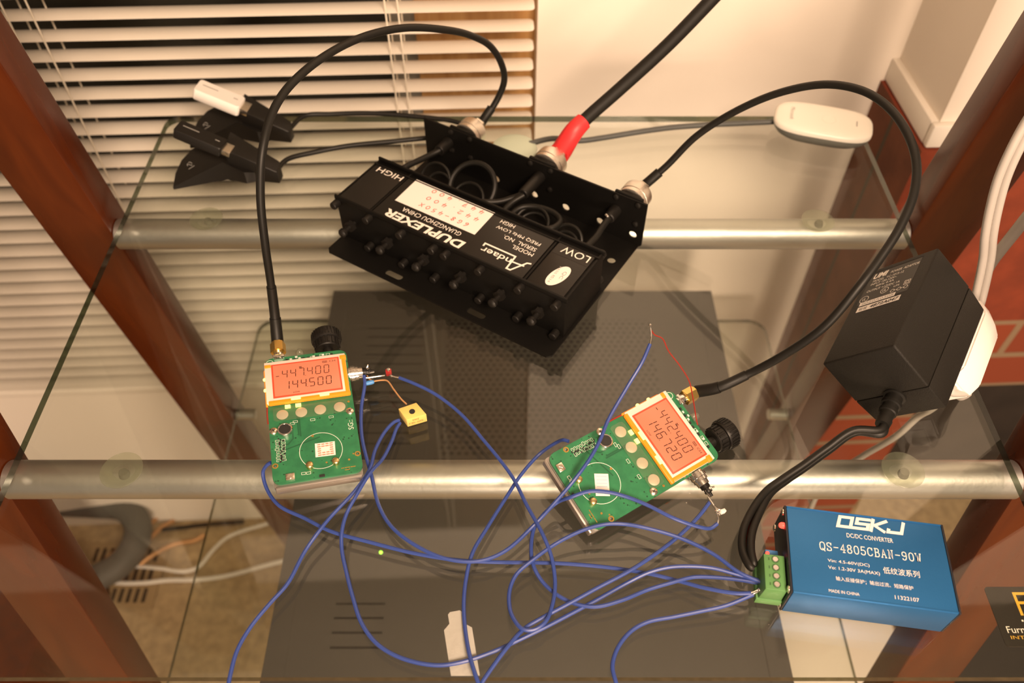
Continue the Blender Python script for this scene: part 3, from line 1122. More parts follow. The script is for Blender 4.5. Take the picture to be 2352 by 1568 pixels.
# connectors through the plate, their inner barrels and coax loops
NC = ((36, 33), (110, 33), (184, 33))
for l, z in NC:
    b = MB()
    b.box(mm(l, 133.6, z - 1), mm(23, 2.6, 22), bev=0.0006)
    b.cyl(mm(l, 134, z), mm(l, 137.3, z), 0.0078)
    cn = b.build('socket', 'blackmat', DX)
    b = MB()
    for sx in (-1, 1):
        for sz in (-1, 1):
            b.lathe(mm(l + sx * 9, 130.9, z - 3 + sz * 9), mm(l + sx * 9, 128, z - 3 + sz * 9), [(0, .0023), (.0012, .0022), (.0018, .0012)], 14)
    b.build('socket_screws', 'black', cn)
for l, z, L in ((24, 28, 14), (110, 30, 26), (176, 27, 12)):
    b = MB()
    b.cyl(mm(l, 131, z), mm(l, 131 - L, z), 0.0048, 0.0044, ch=0.0006)
    b.build('barrel', 'black', DX)
for l, d, z in ((176, 118, 27), (175, 119, 29.5), (110, 104.5, 30), (108, 104, 28)):
    b = MB()
    b.cyl(mm(l - 1.5, d, z), mm(l + 1.5, d - 1.5, z), 0.0014, ch=.0003, seg=10)
    b.build('solder', 'steel', DX)
b = MB()
b.tube([mm(*q) for q in ((24, 118, 28), (21, 112, 27), (17, 100, 27), (14, 88, 28), (13, 75, 29))], 0.0025, 10)
b.build('inner_cable', 'rubber', DX)
b = MB()
b.tube([mm(*q) for q in ((176, 119, 27), (176, 110, 26), (177, 98, 26), (177, 88, 27), (177, 75, 28))], 0.0025, 10)
b.build('inner_cable', 'rubber', DX)
b = MB()
b.tube([mm(*q) for q in ((109, 105, 30), (104, 102, 27), (96, 94, 25), (86, 86, 26), (76, 80, 27), (70, 75, 28))], 0.0023, 10)
b.build('inner_cable', 'rubber', DX)
b = MB()
b.tube([mm(*q) for q in ((111, 105, 30), (106, 96, 27), (105, 87, 25), (110, 80, 26), (122, 78, 27), (138, 80, 28), (147, 88, 28), (147, 98, 27), (138, 104, 26), (124, 104, 25), (113, 98, 24), (110, 88, 22), (114, 79, 21), (122, 75, 20))], 0.0023, 10)
b.build('inner_cable', 'rubber', DX)
for l, d, z, R, r, tilt in ((38, 92, 22, 13, 1.1, 55), (42, 90, 18, 11, 1.1, 50), (70, 96, 26, 19, 2.1, 42), (68, 92, 16, 13, 1.3, 40), (126, 92, 19, 13, 1.3, 30), (127, 92, 15, 12, 1.2, 30), (158, 88, 20, 12, 1.4, 45), (157, 86, 16, 11, 1.2, 40)):
    b = MB()
    b.ring(mm(l, d, z), R * MM, r * MM, (0, -math.sin(math.radians(tilt)), math.cos(math.radians(tilt))), 36, 8)
    b.build('coax_loop', 'rubber', DX)
for l in (44, 78, 122, 158):
    b = MB()
    b.cyl(mm(l, 74, 26), mm(l, 80, 26), 0.0042, 0.0034, ch=0.0006)
    b.build('port', 'black', DX)


def n_plug(parent, l, z, boot_r, nut_r=10.5):
    """knurled coupling nut and rear collar, in world coordinates under a cable"""
    A = lambda d: DW(l, d, z)
    k = nut_r / 10.5 * MM
    b = MB()
    b.lathe(A(137.5), A(152), [(0, 9.4 * k), (.0006, 10.2 * k), (.0040, 10.2 * k), (.0042, 9.9 * k), (.0046, 10.5 * k), (.0120, 10.5 * k), (.0132, 9.8 * k), (.0145, 7.5 * k)], 40)
    o = b.build('coupling_nut', 'knurl', parent)
    b = MB()
    b.lathe(A(151), A(157), [(0, 7.4 * k), (.002, 7.4 * k), (.0025, 6.2 * k), (.0060, 6.0 * k)], 6 if nut_r < 12 else 24)
    b.build('collar', 'nickel', parent)
    return A


# ------------------------------------------------------------------ the radio boards
def radio(loc, rv_, digits, jack_sticker, lab, paper_col):
    th = Vector(rv_).length
    R = Matrix.Rotation(th, 3, Vector(rv_))
    r = empty('radio_board', loc, R)
    tag(r, lab, 'circuit board', 'bare radio boards with lit orange displays')
    P = lambda *a: mm(*a)
    b = MB()
    ol = rrect(-26, -47, 26, 47, 5)
    b.plate(ol, [circle(-24, -34.4, 1.1, 12), circle(24, -34.4, 1.1, 12)], -1.6, 0, S)
    bd = b.build('circuit_board', 'pcb', r)
    b = MB()
    b.plate(rrect(-25.6, -49.5, 25.6, 40, 3), [], -4.6, -1.65, S)
    b.box(P(0, -48.4, -4.4), P(50, 2.4, 6.0), bev=0.0008)
    b.build('chassis', 'chassis', r)
    b = MB()
    b.box(P(-4, -22, -7.6), P(40, 46, 6), bev=0.001)
    b.box(P(-8, -44, -7.4), P(9, 6, 5.4), bev=0.0005)
    b.build('rear_housing', 'black', r)
    # silk screen, traces, gold spots
    b = MB()
    z1 = lambda x, y: P(x, y, 0.06)
    b.ribbons([circle(3, -28.3, 12.6, 48) + [(15.6, -28.3)]], 0.34, z1)
    rnd = random.Random(5)
    for x, y in [(-23 + (i % 2) * 3.2 + rnd.uniform(-.4, .4), -16.5 - 2.0 * (i // 2)) for i in range(16)]:
        b.ribbons([[(x, y), (x + 2.2, y), (x + 2.2, y - 1.2), (x, y - 1.2), (x, y)]], 0.22, z1)
    for x, y in ((-9.5, -41.6), (-6.6, -41.8), (-4.5, 43.8), (3, 44.6), (9, 45.4), (13, 45.2)):
        b.ribbons([[(x, y), (x + 2.3, y), (x + 2.3, y - 1.5), (x, y - 1.5), (x, y)]], 0.25, z1)
    for x, y in ((-11.6, -4.2), (-1.2, -4.6), (10, -4.4), (-13.5, -5.4)):
        b.ribbons([[(x, y), (x + 2.6, y), (x + 2.6, y - 1.4), (x, y - 1.4), (x, y)]], 0.22, z1)
    b.ribbons([circle(-22.8, 43.2, 2.2, 20) + [(-20.6, 43.2)]], 0.35, z1)
    b.text('SG::', -2.5, -1.6, 4.5, 1.6, lambda x, y: P(22.3 - y, -14 + x, 0.06)) if jack_sticker else None
    b.build('marking', 'silk', bd)
    b = MB()
    b.ribbons([[(-19, -24.5), (3, -18.6)], [(-12.5, -7), (-12.5, -17), (-15.5, -20.5), (-19, -20.6)], [(-9, 2), (-9, -15)], [(-7.9, 2), (-7.9, -16)]], 0.9, lambda x, y: P(x, y, 0.04))
    b.build('traces', mat_once('trace_green', (0.012, 0.10, 0.045), 0.4), bd)
    b = MB()
    for x, y, q in ((24, -34.4, 1.8), (-24, -34.4, 1.8), (23, 4.6, 0.8), (-1, -17.2, 0.8), (18.6, -37.6, 0.7), (21.5, -34, .5), (5.4, -37.2, .6), (24, 29.4, .8), (24.1, 26.9, .8), (24.2, 24.4, .8), (24.3, 21.9, .8), (24.4, 19.4, .8)):
        MB().plate(circle(0, 0, q, 16), [circle(0, 0, q * .55, 12)] if q > 1 else [], 0.02, 0.10, Matrix.Translation(P(x, y, 0)) @ S).build('gold_pad', 'gold', bd)
    b.ribbons([[(13.5, -42.8), (15, -42.8)], [(15.6, -42.8), (18.4, -42.8)], [(19, -42.8), (21.6, -42.8)], [(15.5, -44.3), (18.2, -44.3)]], 0.55, lambda x, y: P(x, y, 0.06))
    b.build('marking', 'gold', bd)
    for i in range(20):
        x, y = rnd.uniform(-21, -18), -16 - .85 * i
        MB().box(P(x, y, 0.3), P(rnd.choice((.8, 1.2)), .65, .6)).build('chip', 'chip', bd)
    for x, y, sx, sy in ((-12, 43.8, 1.6, 1.1), (-7, 43.6, 1.6, 1.1), (-1.5, 43.6, 1.6, 1.1), (1.5, 43.4, 1.6, 1.1), (7, 43.6, 1.6, 1.1), (16.5, 44, 1.6, 1.1), (2, -46, 3.2, 1.3)):
        MB().box(P(x, y, 0.4), P(sx, sy, .9)).build('chip', 'chip', bd)
    for x, y in ((-9.5, 44.0), (-4, 44.0), (5, 44.0), (11, 44.4), (-6, 45.4)):
        MB().box(P(x, y, 0.4), P(1.5, .9, .8)).build('capacitor', 'paper', bd)
    b = MB()
    b.box(P(-16, -43.6, .7), P(5.2, 4.2, 1.4), bev=.0003)
    b.cyl(P(-16, -43.6, 1.3), P(-16, -43.6, 1.9), .0016)
    b.box(P(-16, -43.6, 1.95), P(2.4, .5, .2), (0, 0, .8))
    b.build('trimmer', 'nickel', bd)
    b = MB()
    b.poly([P(x, y, 0.09) for x, y in ((-.6, -32.6), (11.2, -33), (11.6, -23.2), (-.2, -22.9))] if jack_sticker else [P(4.6 + .5 * x - .866 * y, -27.6 + .866 * x + .5 * y, 0.09) for x, y in ((-4.2, -6.8), (4.2, -6.8), (4.2, 6.8), (-4.2, 6.8))])
    sk = b.build('sticker', 'paper', r)
    sk['label'] = 'small white printed sticker'
    b = MB()
    for i in range(6):
        y = -31.6 + i * 1.5
        if jack_sticker:
            b.ribbons([[(1.2 + 2.4 * k + .2 * (i % 2), y), (2.8 + 2.4 * k, y)] for k in range(4) if not (2 <= i <= 3 and 1 <= k <= 2)], .8, lambda x, y: P(x, y, .12))
        else:
            b.ribbons([[(-3.0, -5.4 + i * 2.1), (3.0, -5.4 + i * 2.1)]], .5, lambda x, y: P(4.6 + .5 * x - .866 * y, -27.6 + .866 * x + .5 * y, .12))
    b.build('print', mat_once('faint_red_print' if jack_sticker else 'faint_blue_print', (.78, .26, .18) if jack_sticker else (.45, .52, .66), .7), sk)
    for i, x in enumerate((-17.6, -6.2, 5.3, 17.2)):
        b = MB()
        b.lathe(P(x, 1.5, 0.05), P(x, 1.5, 1.0), [(0, .0036), (.00025, .0035), (.0006, .0022), (.0007, .0006)], 28)
        b.build('switch_dome', 'dome', r)
    b = MB()
    b.plate(rrect(-23, -3.6, 22, 6.2, 2), [], 1.0, 1.05, S)
    b.build('switch_film', 'film', r)
    b = MB()
    b.lathe(P(-16.7, -11.0, 0), P(-16.7, -11, 4), [(0, .0044), (.0026, .0044), (.0029, .0041), (.0029, .0036), (.0026, .0034)], 32)
    mc = b.build('microphone', 'steel', r)
    b = MB()
    b.cyl(P(-16.7, -11, 2.3), P(-16.7, -11, 2.75), .0034)
    b.build('felt', 'chip', mc)
    for x, y in ((-23.6, -9.8), (23, -3.0)):
        b = MB()
        b.lathe(P(x, y, 0), P(x, y, 1.5), [(0, .0024), (.0006, .0024), (.0012, .0016), (.0013, .0004)], 24)
        sc_ = b.build('screw', 'nickel', r)
        b = MB()
        b.box(P(x, y, 1.3), P(2.0, .45, .12), (0, 0, .5))
        b.box(P(x, y, 1.3), P(.45, 2.0, .12), (0, 0, .5))
        b.build('cross_slot', 'chip', sc_)
    for x in (-4.4, 10.8):
        b = MB()
        b.lathe(P(x, -38.6, 0), P(x, -38.6, 3.4), [(0, .0021), (.0028, .0021), (.0032, .0017), (.0034, .0008)], 18)
        b.build('contact_post', 'brass', r)
    # display: diffuser plate, glass, segments, glowing edges
    b = MB()
    b.box(P(-0.7, 25.4, 1.9), P(51, 32.2, 2.6), bev=.0004)
    dp = b.build('display', 'diffuser', r)
    b = MB()
    b.box(P(-0.6, 25.4, 3.55), P(42.6, 26.4, .7), bev=.0002)
    b.build('display_surround', 'lcdedge', dp)
    b = MB()
    b.box(P(-0.6, 25.4, 3.70), P(40.6, 24.4, .7), bev=.0002)
    b.build('display_glass', 'lcd', dp)
    b = MB()
    fz_ = lambda x, y: P(x, y, 4.09)
    b.ribbons(seg_lines(digits[0], -15.6, 26.6, 5.2, 3.0, 6.2), .5, fz_)
    b.ribbons(seg_lines(digits[1], -15.0, 17.6, 5.2, 3.0, 6.2), .55, fz_)
    b.text('LOW', -9.6, 14.0, -5.6, 15.2, fz_)
    b.text('CH', 14.4, 34.9, 18.2, 36.3, fz_)
    b.ribbons([[(10.2, 35), (12.8, 35), (12.8, 36.2), (10.2, 36.2), (10.2, 35)], [(11.1, 35), (11.1, 36.2)], [(12, 35), (12, 36.2)]], .3, fz_)
    b.ribbons([[(-19.2, 28.6), (-17.6, 28.6)], [(-4.6, 34.0), (-3.2, 34.0)], [(-4.6, 33.2), (-3.2, 33.2)]], .5, fz_)
    b.build('digits', 'lcdink', dp)
    b = MB()
    b.box(P(0, 9.5, 2.3), P(50, 2.6, 2.6), bev=.0006)
    b.box(P(23.4, 24.5, 2.4), P(2.6, 28, 2.4), bev=.0006)
    b.box(P(-26.2, 22, 1.2), P(1.2, 28, 2.0), bev=.0004)
    b.box(P(23.2, 38.2, 2.6), P(4, 3.2, 2.4), bev=.0005)
    b.box(P(-24.0, 38.0, 2.6), P(4, 2.4, 2.4), bev=.0005)
    b.build('backlight_edge', 'glow', dp)
    b = MB()
    for x in (-8.5, 9):
        b.box(P(x, 9.9, 3.4), P(6, 2.0, 1.0), bev=.0004)
    for y in (20, 28.5):
        b.lathe(P(-26.4, y, 2.0), P(-26.4, y, 3.2), [(0, .0012), (.0008, .0011), (.0011, .0004)], 14)
    for x in (-14, -7.6):
        b.box(P(x, 6.7, .6), P(3.4, 2.6, .8), bev=.0002)
    b.build('backlight_lamps', 'ledhot', dp)
    b = MB()
    b.tube([P(-26.2, 9, .6), P(-26.5, 3, .4), P(-26.4, -4, .4)], .0005, 6)
    b.build('lamp_lead', 'redwire', dp)
    # antenna socket, volume knob, lamp, jack
    b = MB()
    b.cyl(P(-17, 45, -.8), P(-17, 52, -.8), .0031)
    b.box(P(-17, 47, -.8), P(7.2, 2, 6.4), bev=.0004)
    b.build('antenna_socket', 'steel', r)
    b = MB()
    b.cyl(P(14.5, 45, -3.5), P(14.5, 53, -3.5), .0034)
    kz = -3.5
    b.lathe(P(14.5, 51, kz), P(14.5, 66, kz), [(0, .0070), (.0005, .0076), (.0062, .0080), (.0064, .0092), (.0072, .0096), (.0130, .0096), (.0142, .0088), (.0146, .0060)], 40)
    for i in range(28):
        a = 2 * math.pi * i / 28
        b.box(P(14.5 + 9.6 * math.cos(a), 61.4, kz + 9.6 * math.sin(a)), P(.8, 5.6, .8), (0, -a, 0))
    for i in range(18):
        a = 2 * math.pi * i / 18
        b.box(P(14.5 + 7.9 * math.cos(a), 54.5, kz + 7.9 * math.sin(a)), P(1.2, 4.6, 1.2), (0, -a, 0))
    b.build('volume_knob', 'black', r)
    b = MB()
    b.lathe(P(-3.5, 46.5, -.6), P(-3.5, 53, -.6), [(0, .0026), (.003, .0026), (.005, .0018), (.0058, .0005)], 20)
    b.build('top_lamp', 'pad', r)
    b = MB()
    b.lathe(P(25.4, 27.8, -2.4), P(36, 27.8, -2.4), [(0, .0046), (.0015, .0046), (.0017, .0052), (.0040, .0052), (.0043, .0047), (.0062, .0047), (.0064, .0040), (.0090, .0038)], 28)
    j = b.build('jack_socket', 'steel', r)
    b = MB()
    b.lathe(P(33.6, 27.8, -2.4), P(43, 27.8, -2.4), [(0, .0030), (.0030, .0030), (.0032, .0022), (.0046, .0022), (.0048, .0026), (.0060, .0024), (.0064, .0012), (.0086, .0010)], 16)
    b.build('plug', 'black', j)
    b = MB()
    b.tube([P(36, 26.6, -2), P(39, 26, -1.4), P(42, 25.8, -.8)], .0006, 6)
    b.tube([P(37, 29, -1.4), P(38.2, 30.4, 0), P(38.6, 31.4, .6)], .0005, 6)
    b.cyl(P(37.8, 28.4, -1), P(38.6, 29.4, -.6), .0011, seg=8)
    b.build('solder_tags', 'steel', j)
    return r


_once = {}


def mat_once(name, col, rough):
    if name not in M:
        M[name] = mat(name, col, rough)
    return name


RL = radio((-0.1240, 0.2960, 0.0172), (0.0128, 0.0903, 0.2372), ('447.400', '144.500'), True,
           'green radio board showing 447.400 on its orange display', None)
RR = radio((0.0736, 0.2654, 0.0150), (0.1068, 0.2098, -1.007), ('442.400', '146.720'), False,
           'green radio board showing 442.400 on its orange display, tilted to the right', None)


def RWf(r):
    m_ = r.matrix_world.copy()
    return lambda x, y, z=0: tuple(m_ @ Vector(mm(x, y, z)))


WL_, WR_ = RWf(RL), RWf(RR)


def sma_plug(parent, W):
    b = MB()
    b.lathe(W(-17, 51.5, -.8), W(-17, 66, -.8), [(0, .0050), (.0075, .0050), (.0077, .0036), (.0100, .0036)], 6)
    b.lathe(W(-17, 51, -.8), W(-17, 66, -.8), [(0, .0042), (.0085, .0042), (.0087, .0034), (.0120, .0032)], 20)
    b.build('screw_plug', 'gold', parent)


# ------------------------------------------------------------------ coax cables
def coax(lab, l, z, pts, W, dend):
    c = empty('coax_cable', (0, 0, 0))
    tag(c, lab, 'cable', 'black coax cables from the duplexer to the boards')
    A = n_plug(c, l, z, 4.4, 11.6)
    b = MB()
    path = [A(152)] + [A(160)] + pts + [W(-17, 61, -.8)]
    b.tube(path, 0.0026, 14, smooth=10)
    b.build('jacket', 'rubber', c)
    Q = spline(path, 10)
    b = MB()
    b.tube(Q[-11:], 0.004, 16, smooth=1, radii=(0.0037, 0.0040))
    b.tube(Q[-20:-10], 0.003, 16, smooth=1, radii=(0.0031, 0.0033))
    b.build('boot', 'rubber', c)
    b = MB()
    b.tube([A(154), A(160)] + [tuple(Vector(A(160)).lerp(Vector(pts[0]), t)) for t in (.35, .7)], 0.0037, 16)
    b.build('rear_boot', 'rubber', c)
    sma_plug(c, W)
    return c


coax('black coax cable arching high over the blind to the left board', 36, 33,
     [(-0.0127, 0.5821, 0.048), (-0.0062, 0.5834, 0.066), (-0.0088, 0.5794, 0.085), (-0.0168, 0.5738, 0.102), (-0.0291, 0.5631, 0.116), (-0.0423, 0.551, 0.127), (-0.0732, 0.5285, 0.142), (-0.1014, 0.5002, 0.15), (-0.1274, 0.455, 0.155), (-0.1402, 0.4219, 0.152), (-0.1455, 0.3962, 0.14), (-0.149, 0.3815, 0.118), (-0.1513, 0.3722, 0.088), (-0.1537, 0.3679, 0.058), (-0.1554, 0.3612, 0.032)], WL_, 0)
coax('black coax cable looping out past the power adapter to the right board', 184, 33,
     [(0.1151, 0.4982, 0.048), (0.1334, 0.4987, 0.075), (0.1581, 0.4926, 0.102), (0.1813, 0.4832, 0.122), (0.2029, 0.4698, 0.136), (0.2198, 0.4488, 0.144), (0.2296, 0.4205, 0.146), (0.2319, 0.3875, 0.142), (0.2276, 0.3663, 0.134), (0.2179, 0.3483, 0.124), (0.2065, 0.3342, 0.114), (0.1932, 0.3205, 0.103), (0.1788, 0.311, 0.082), (0.1616, 0.3106, 0.056), (0.1461, 0.3123, 0.036), (0.1286, 0.3088, 0.0265)], WR_, 0)
c = empty('antenna_cable', (0, 0, 0))
tag(c, 'thick black cable with red sleeve rising from the middle connector', 'cable')
A = n_plug(c, 110, 33, 6, 12.8)
path = [A(152), A(162)] + [(0.048, 0.5385, 0.05), (0.0571, 0.5458, 0.056), (0.0836, 0.5603, 0.074), (0.1176, 0.5722, 0.104), (0.1497, 0.5854, 0.136), (0.1794, 0.6003, 0.165), (0.2087, 0.6141, 0.195)]
b = MB()
b.tube(path, 0.0052, 20, smooth=8)
b.build('jacket', 'thickcable', c)
b = MB()
Q = spline(path, 8)
b.tube(Q[5:24], 0.0086, 24, smooth=1, radii=(0.0088, 0.0068))
b.build('red_sleeve', 'red_tube', c)

# ------------------------------------------------------------------ blue hook-up wires
def wire(pts, lab, m='blue', r=0.00112, bare0=None, bare1=None, cat='wire', group='thin blue hook-up wires'):
    b = MB()
    b.tube(pts, r, 8, smooth=8)
    if bare0 or bare1:
        w_ = empty('wire', pts[0])
        tag(w_, lab, cat, group)
        sub(b, 'insulation', m, w_)
        for e in (bare0, bare1):
            if e:
                q = MB()
                q.tube(e, 0.0005, 6)
                q.lathe(e[-1], tuple(Vector(e[-1]) * 2 - Vector(e[-2])), [(0, .0006), (.0008, .0010), (.0018, .0008), (.0024, .0003)], 8)
                sub(q, 'bare_end', 'steel', w_)
        return w_
    return tag(b.build('wire', m), lab, cat, group)


wire([(-0.0958, 0.3279, 0.0135), (-0.0949, 0.3227, 0.012), (-0.096, 0.3074, 0.007), (-0.0937, 0.2872, 0.005), (-0.0886, 0.2701, 0.0045), (-0.0848, 0.2594, 0.0045), (-0.0783, 0.2392, 0.004), (-0.0692, 0.2249, 0.0045), (-0.0531, 0.2119, 0.006), (-0.0355, 0.204, 0.0066), (-0.0184, 0.203, 0.0066), (-0.0039, 0.2093, 0.006), (0.013, 0.2247, 0.008), (0.0247, 0.2345, 0.016), (0.0359, 0.2447, 0.024), (0.0457, 0.2573, 0.028), (0.0518, 0.2683, 0.03), (0.057, 0.2798, 0.033), (0.0693, 0.2982, 0.042), (0.0781, 0.3101, 0.05), (0.0832, 0.3199, 0.055)],
     'blue wire from the left jack sweeping over the right board to a free end', bare1=[(0.0832, 0.3199, 0.055), (0.0842, 0.3244, 0.057), (0.0838, 0.3287, 0.06)])
wire([(-0.0733, 0.3281, 0.011), (-0.0636, 0.3235, 0.011), (-0.0491, 0.3155, 0.01), (-0.0318, 0.3003, 0.009), (-0.0177, 0.2821, 0.008), (-0.0069, 0.2671, 0.008), (0.001, 0.2541, 0.0085), (0.0086, 0.2359, 0.01), (0.0177, 0.2161, 0.011), (0.022, 0.2042, 0.0085), (0.0236, 0.19, 0.006), (0.0216, 0.1777, 0.006), (0.0175, 0.1681, 0.0075), (0.0112, 0.1639, 0.0075), (0.0055, 0.1644, 0.0075), (0.0002, 0.1718, 0.006), (-0.0016, 0.1794, 0.005), (-0.001, 0.188, 0.005), (0.0026, 0.1956, 0.006), (0.0126, 0.2036, 0.0085), (0.0254, 0.2123, 0.01), (0.0401, 0.2181, 0.014), (0.0523, 0.2203, 0.0165), (0.0621, 0.2205, 0.0165), (0.0734, 0.2199, 0.014), (0.094, 0.215, 0.011), (0.1114, 0.2053, 0.011), (0.1237, 0.1939, 0.012), (0.1347, 0.1881, 0.012)],
     'blue wire from the red component, looping round and over the right board corner', bare0=[(-0.0733, 0.3281, 0.011), (-0.0758, 0.3283, 0.0112), (-0.0775, 0.3288, 0.0115)])
wire([(-0.1431, 0.2609, 0.016), (-0.1458, 0.2603, 0.014), (-0.1492, 0.2589, 0.008), (-0.1465, 0.2508, 0.004), (-0.1374, 0.2397, 0.003), (-0.1208, 0.2314, 0.0026), (-0.1044, 0.2231, 0.0026), (-0.0811, 0.2163, 0.0026), (-0.0557, 0.2097, 0.0024), (-0.0309, 0.2056, 0.0022), (-0.0064, 0.2043, 0.0022), (0.0254, 0.2036, 0.0024), (0.0546, 0.201, 0.0024), (0.0785, 0.1969, 0.0024), (0.0924, 0.1928, 0.003), (0.1055, 0.1875, 0.006), (0.1208, 0.1833, 0.009), (0.1287, 0.1829, 0.01)],
     'blue wire from the left edge of the left board to the green terminal', bare1=[(0.1287, 0.1829, 0.01), (0.1307, 0.1836, 0.01), (0.1328, 0.1846, 0.01)])
wire([(-0.0715, 0.2997, 0.004), (-0.0745, 0.2974, 0.005), (-0.0794, 0.2905, 0.005), (-0.0838, 0.2757, 0.007), (-0.0855, 0.2598, 0.009), (-0.0927, 0.2464, 0.008), (-0.1048, 0.2305, 0.0065), (-0.1099, 0.2223, 0.0062), (-0.1171, 0.21, 0.004), (-0.1239, 0.1913, 0.003), (-0.1314, 0.1802, 0.003), (-0.1394, 0.167, 0.003), (-0.1438, 0.155, 0.003), (-0.1447, 0.1432, 0.003), (-0.1447, 0.1338, 0.002), (-0.145, 0.125, -0.004)],
     'blue wire from the yellow trimmer that hangs over the front edge')
wire([(-0.071, 0.2984, 0.003), (-0.073, 0.2935, 0.003), (-0.0749, 0.2847, 0.003), (-0.0788, 0.2708, 0.005), (-0.0844, 0.2568, 0.011), (-0.0913, 0.2416, 0.01), (-0.0958, 0.2308, 0.008), (-0.0972, 0.2205, 0.0065), (-0.0963, 0.211, 0.004), (-0.0924, 0.1985, 0.003), (-0.087, 0.1839, 0.003), (-0.0805, 0.1694, 0.003), (-0.0712, 0.1584, 0.003), (-0.058, 0.151, 0.003), (-0.0396, 0.147, 0.0035), (-0.0261, 0.1484, 0.004), (-0.0082, 0.1547, 0.0032), (-0.0002, 0.1585, 0.0028), (0.0172, 0.1668, 0.003), (0.0312, 0.1741, 0.003), (0.0457, 0.1819, 0.003), (0.064, 0.1916, 0.0042), (0.075, 0.1961, 0.0065), (0.0859, 0.1985, 0.008), (0.0966, 0.1988, 0.009), (0.1105, 0.1975, 0.0095), (0.1241, 0.1935, 0.0095), (0.1356, 0.19, 0.0095)],
     'blue wire from the yellow trimmer, sagging to the front and ending at the green terminal')
wire([(0.115, 0.2376, 0.012), (0.106, 0.2275, 0.01), (0.0916, 0.2152, 0.0075), (0.0678, 0.1982, 0.0085), (0.0457, 0.1866, 0.0075), (0.0312, 0.1789, 0.0066), (0.017, 0.1718, 0.0052), (0.0065, 0.1657, 0.0045), (-0.0023, 0.1555, 0.0062), (-0.0103, 0.1452, 0.005), (-0.0158, 0.1378, 0.003), (-0.0196, 0.1329, -0.002), (-0.0215, 0.1252, -0.012)],
     'blue wire from the right jack running down to the front edge')
wire([(0.117, 0.2237, 0.011), (0.1126, 0.2212, 0.01), (0.1062, 0.221, 0.012), (0.0913, 0.2238, 0.017), (0.0771, 0.2309, 0.019), (0.0662, 0.2351, 0.0205), (0.055, 0.2373, 0.0225), (0.044, 0.2373, 0.0235), (0.033, 0.2351, 0.0205), (0.0259, 0.2362, 0.0125), (0.0182, 0.2295, 0.011), (0.013, 0.2238, 0.0065), (0.0111, 0.216, 0.0058), (0.011, 0.2058, 0.0056), (0.0126, 0.1992, 0.0048), (0.0175, 0.1916, 0.003), (0.0259, 0.1841, 0.003), (0.0349, 0.1795, 0.0035), (0.0454, 0.1778, 0.0042), (0.0595, 0.1811, 0.0048), (0.0743, 0.1872, 0.0045), (0.0889, 0.191, 0.006), (0.0999, 0.1937, 0.0062), (0.1103, 0.1933, 0.007), (0.1241, 0.1915, 0.0078), (0.1357, 0.1891, 0.0082)],
     'blue wire from the right jack across the right board and on to the terminal', bare0=[(0.117, 0.2237, 0.011), (0.1176, 0.2256, 0.012), (0.1175, 0.2273, 0.0125)])
wire([(0.0338, 0.2726, 0.021), (0.0311, 0.2742, 0.02), (0.027, 0.2763, 0.014), (0.0171, 0.2733, 0.006), (0.0063, 0.2607, 0.0045), (-0.0041, 0.2435, 0.0035), (-0.0141, 0.225, 0.0042), (-0.0223, 0.2084, 0.005), (-0.0255, 0.1939, 0.003), (-0.0262, 0.179, 0.003), (-0.0247, 0.1645, 0.0035), (-0.0216, 0.15, 0.0058), (-0.0175, 0.1383, 0.006), (-0.0141, 0.1317, 0.002), (-0.0129, 0.1246, -0.01)],
     'blue wire from the upper corner of the right board down past the pale tag')
wire([(0.1301, 0.1826, 0.009), (0.1151, 0.1777, 0.006), (0.101, 0.1752, 0.004), (0.087, 0.1727, 0.003), (0.0727, 0.1699, 0.003), (0.0639, 0.1654, 0.003), (0.057, 0.1584, 0.003), (0.053, 0.151, 0.003), (0.0519, 0.1454, 0.003), (0.0534, 0.1377, 0.002), (0.0549, 0.1298, -0.006)],
     'blue wire from the bottom of the terminal curling over the front edge', bare0=[(0.1301, 0.1826, 0.009), (0.1315, 0.1833, 0.0095), (0.1327, 0.1838, 0.01)])
b = MB()
b.tube([(0.0846, 0.3288, 0.0575), (0.0867, 0.3274, 0.055), (0.0925, 0.3282, 0.05), (0.0963, 0.3238, 0.044), (0.104, 0.3181, 0.036), (0.1094, 0.3101, 0.031), (0.111, 0.3014, 0.027), (0.1121, 0.2883, 0.0225), (0.1133, 0.2862, 0.0185)], 0.00042, 6, smooth=8)
tag(b.build('wire', 'redwire'), 'fine red wire from a free blue wire end to the right board', 'wire')

# small parts soldered between the left jack and the blue wires
b = MB()
b.tube([(-0.0953, 0.3266, 0.0125), (-0.0904, 0.3277, 0.012), (-0.0855, 0.3291, 0.0115), (-0.0827, 0.3295, 0.0115)], 0.0005, 6)
ld = b.build('capacitor', 'steel')
tag(ld, 'small dark red capacitor standing on a wire lead by the left jack', 'capacitor')
b = MB()
c0 = Vector((-0.0803, 0.3316, 0.012))
b.box(c0, (0.0038, 0.0022, 0.0052), (0, 0, .1), bev=0.0003)
sub(b, 'body', 'capred', ld)
b = MB()
b.lathe(c0 + Vector((0, .0002, .0024)), c0 + Vector((0, .0002, .0036)), [(0, .0013), (.0008, .0011), (.001, .0004)], 12)
sub(b, 'solder_blob', 'steel', ld)
b = MB()
b.tube([(-0.0941, 0.3287, 0.0125), (-0.0925, 0.3263, 0.012), (-0.0902, 0.3252, 0.0115)], 0.0004, 6)
b.tube([(-0.0902, 0.3249, 0.011), (-0.0849, 0.3256, 0.0115), (-0.0809, 0.3252, 0.0115), (-0.0758, 0.3184, 0.0108), (-0.0705, 0.3114, 0.01), (-0.067, 0.3082, 0.0092)], 0.00055, 6, smooth=6)
bd = b.build('resistor', 'copperwire')
b.bm = bmesh.new()
b.tube([(0.1135, 0.2393, 0.013), (0.1159, 0.2345, 0.0125), (0.1175, 0.2314, 0.012), (0.1185, 0.2282, 0.0118)], 0.0007, 6)
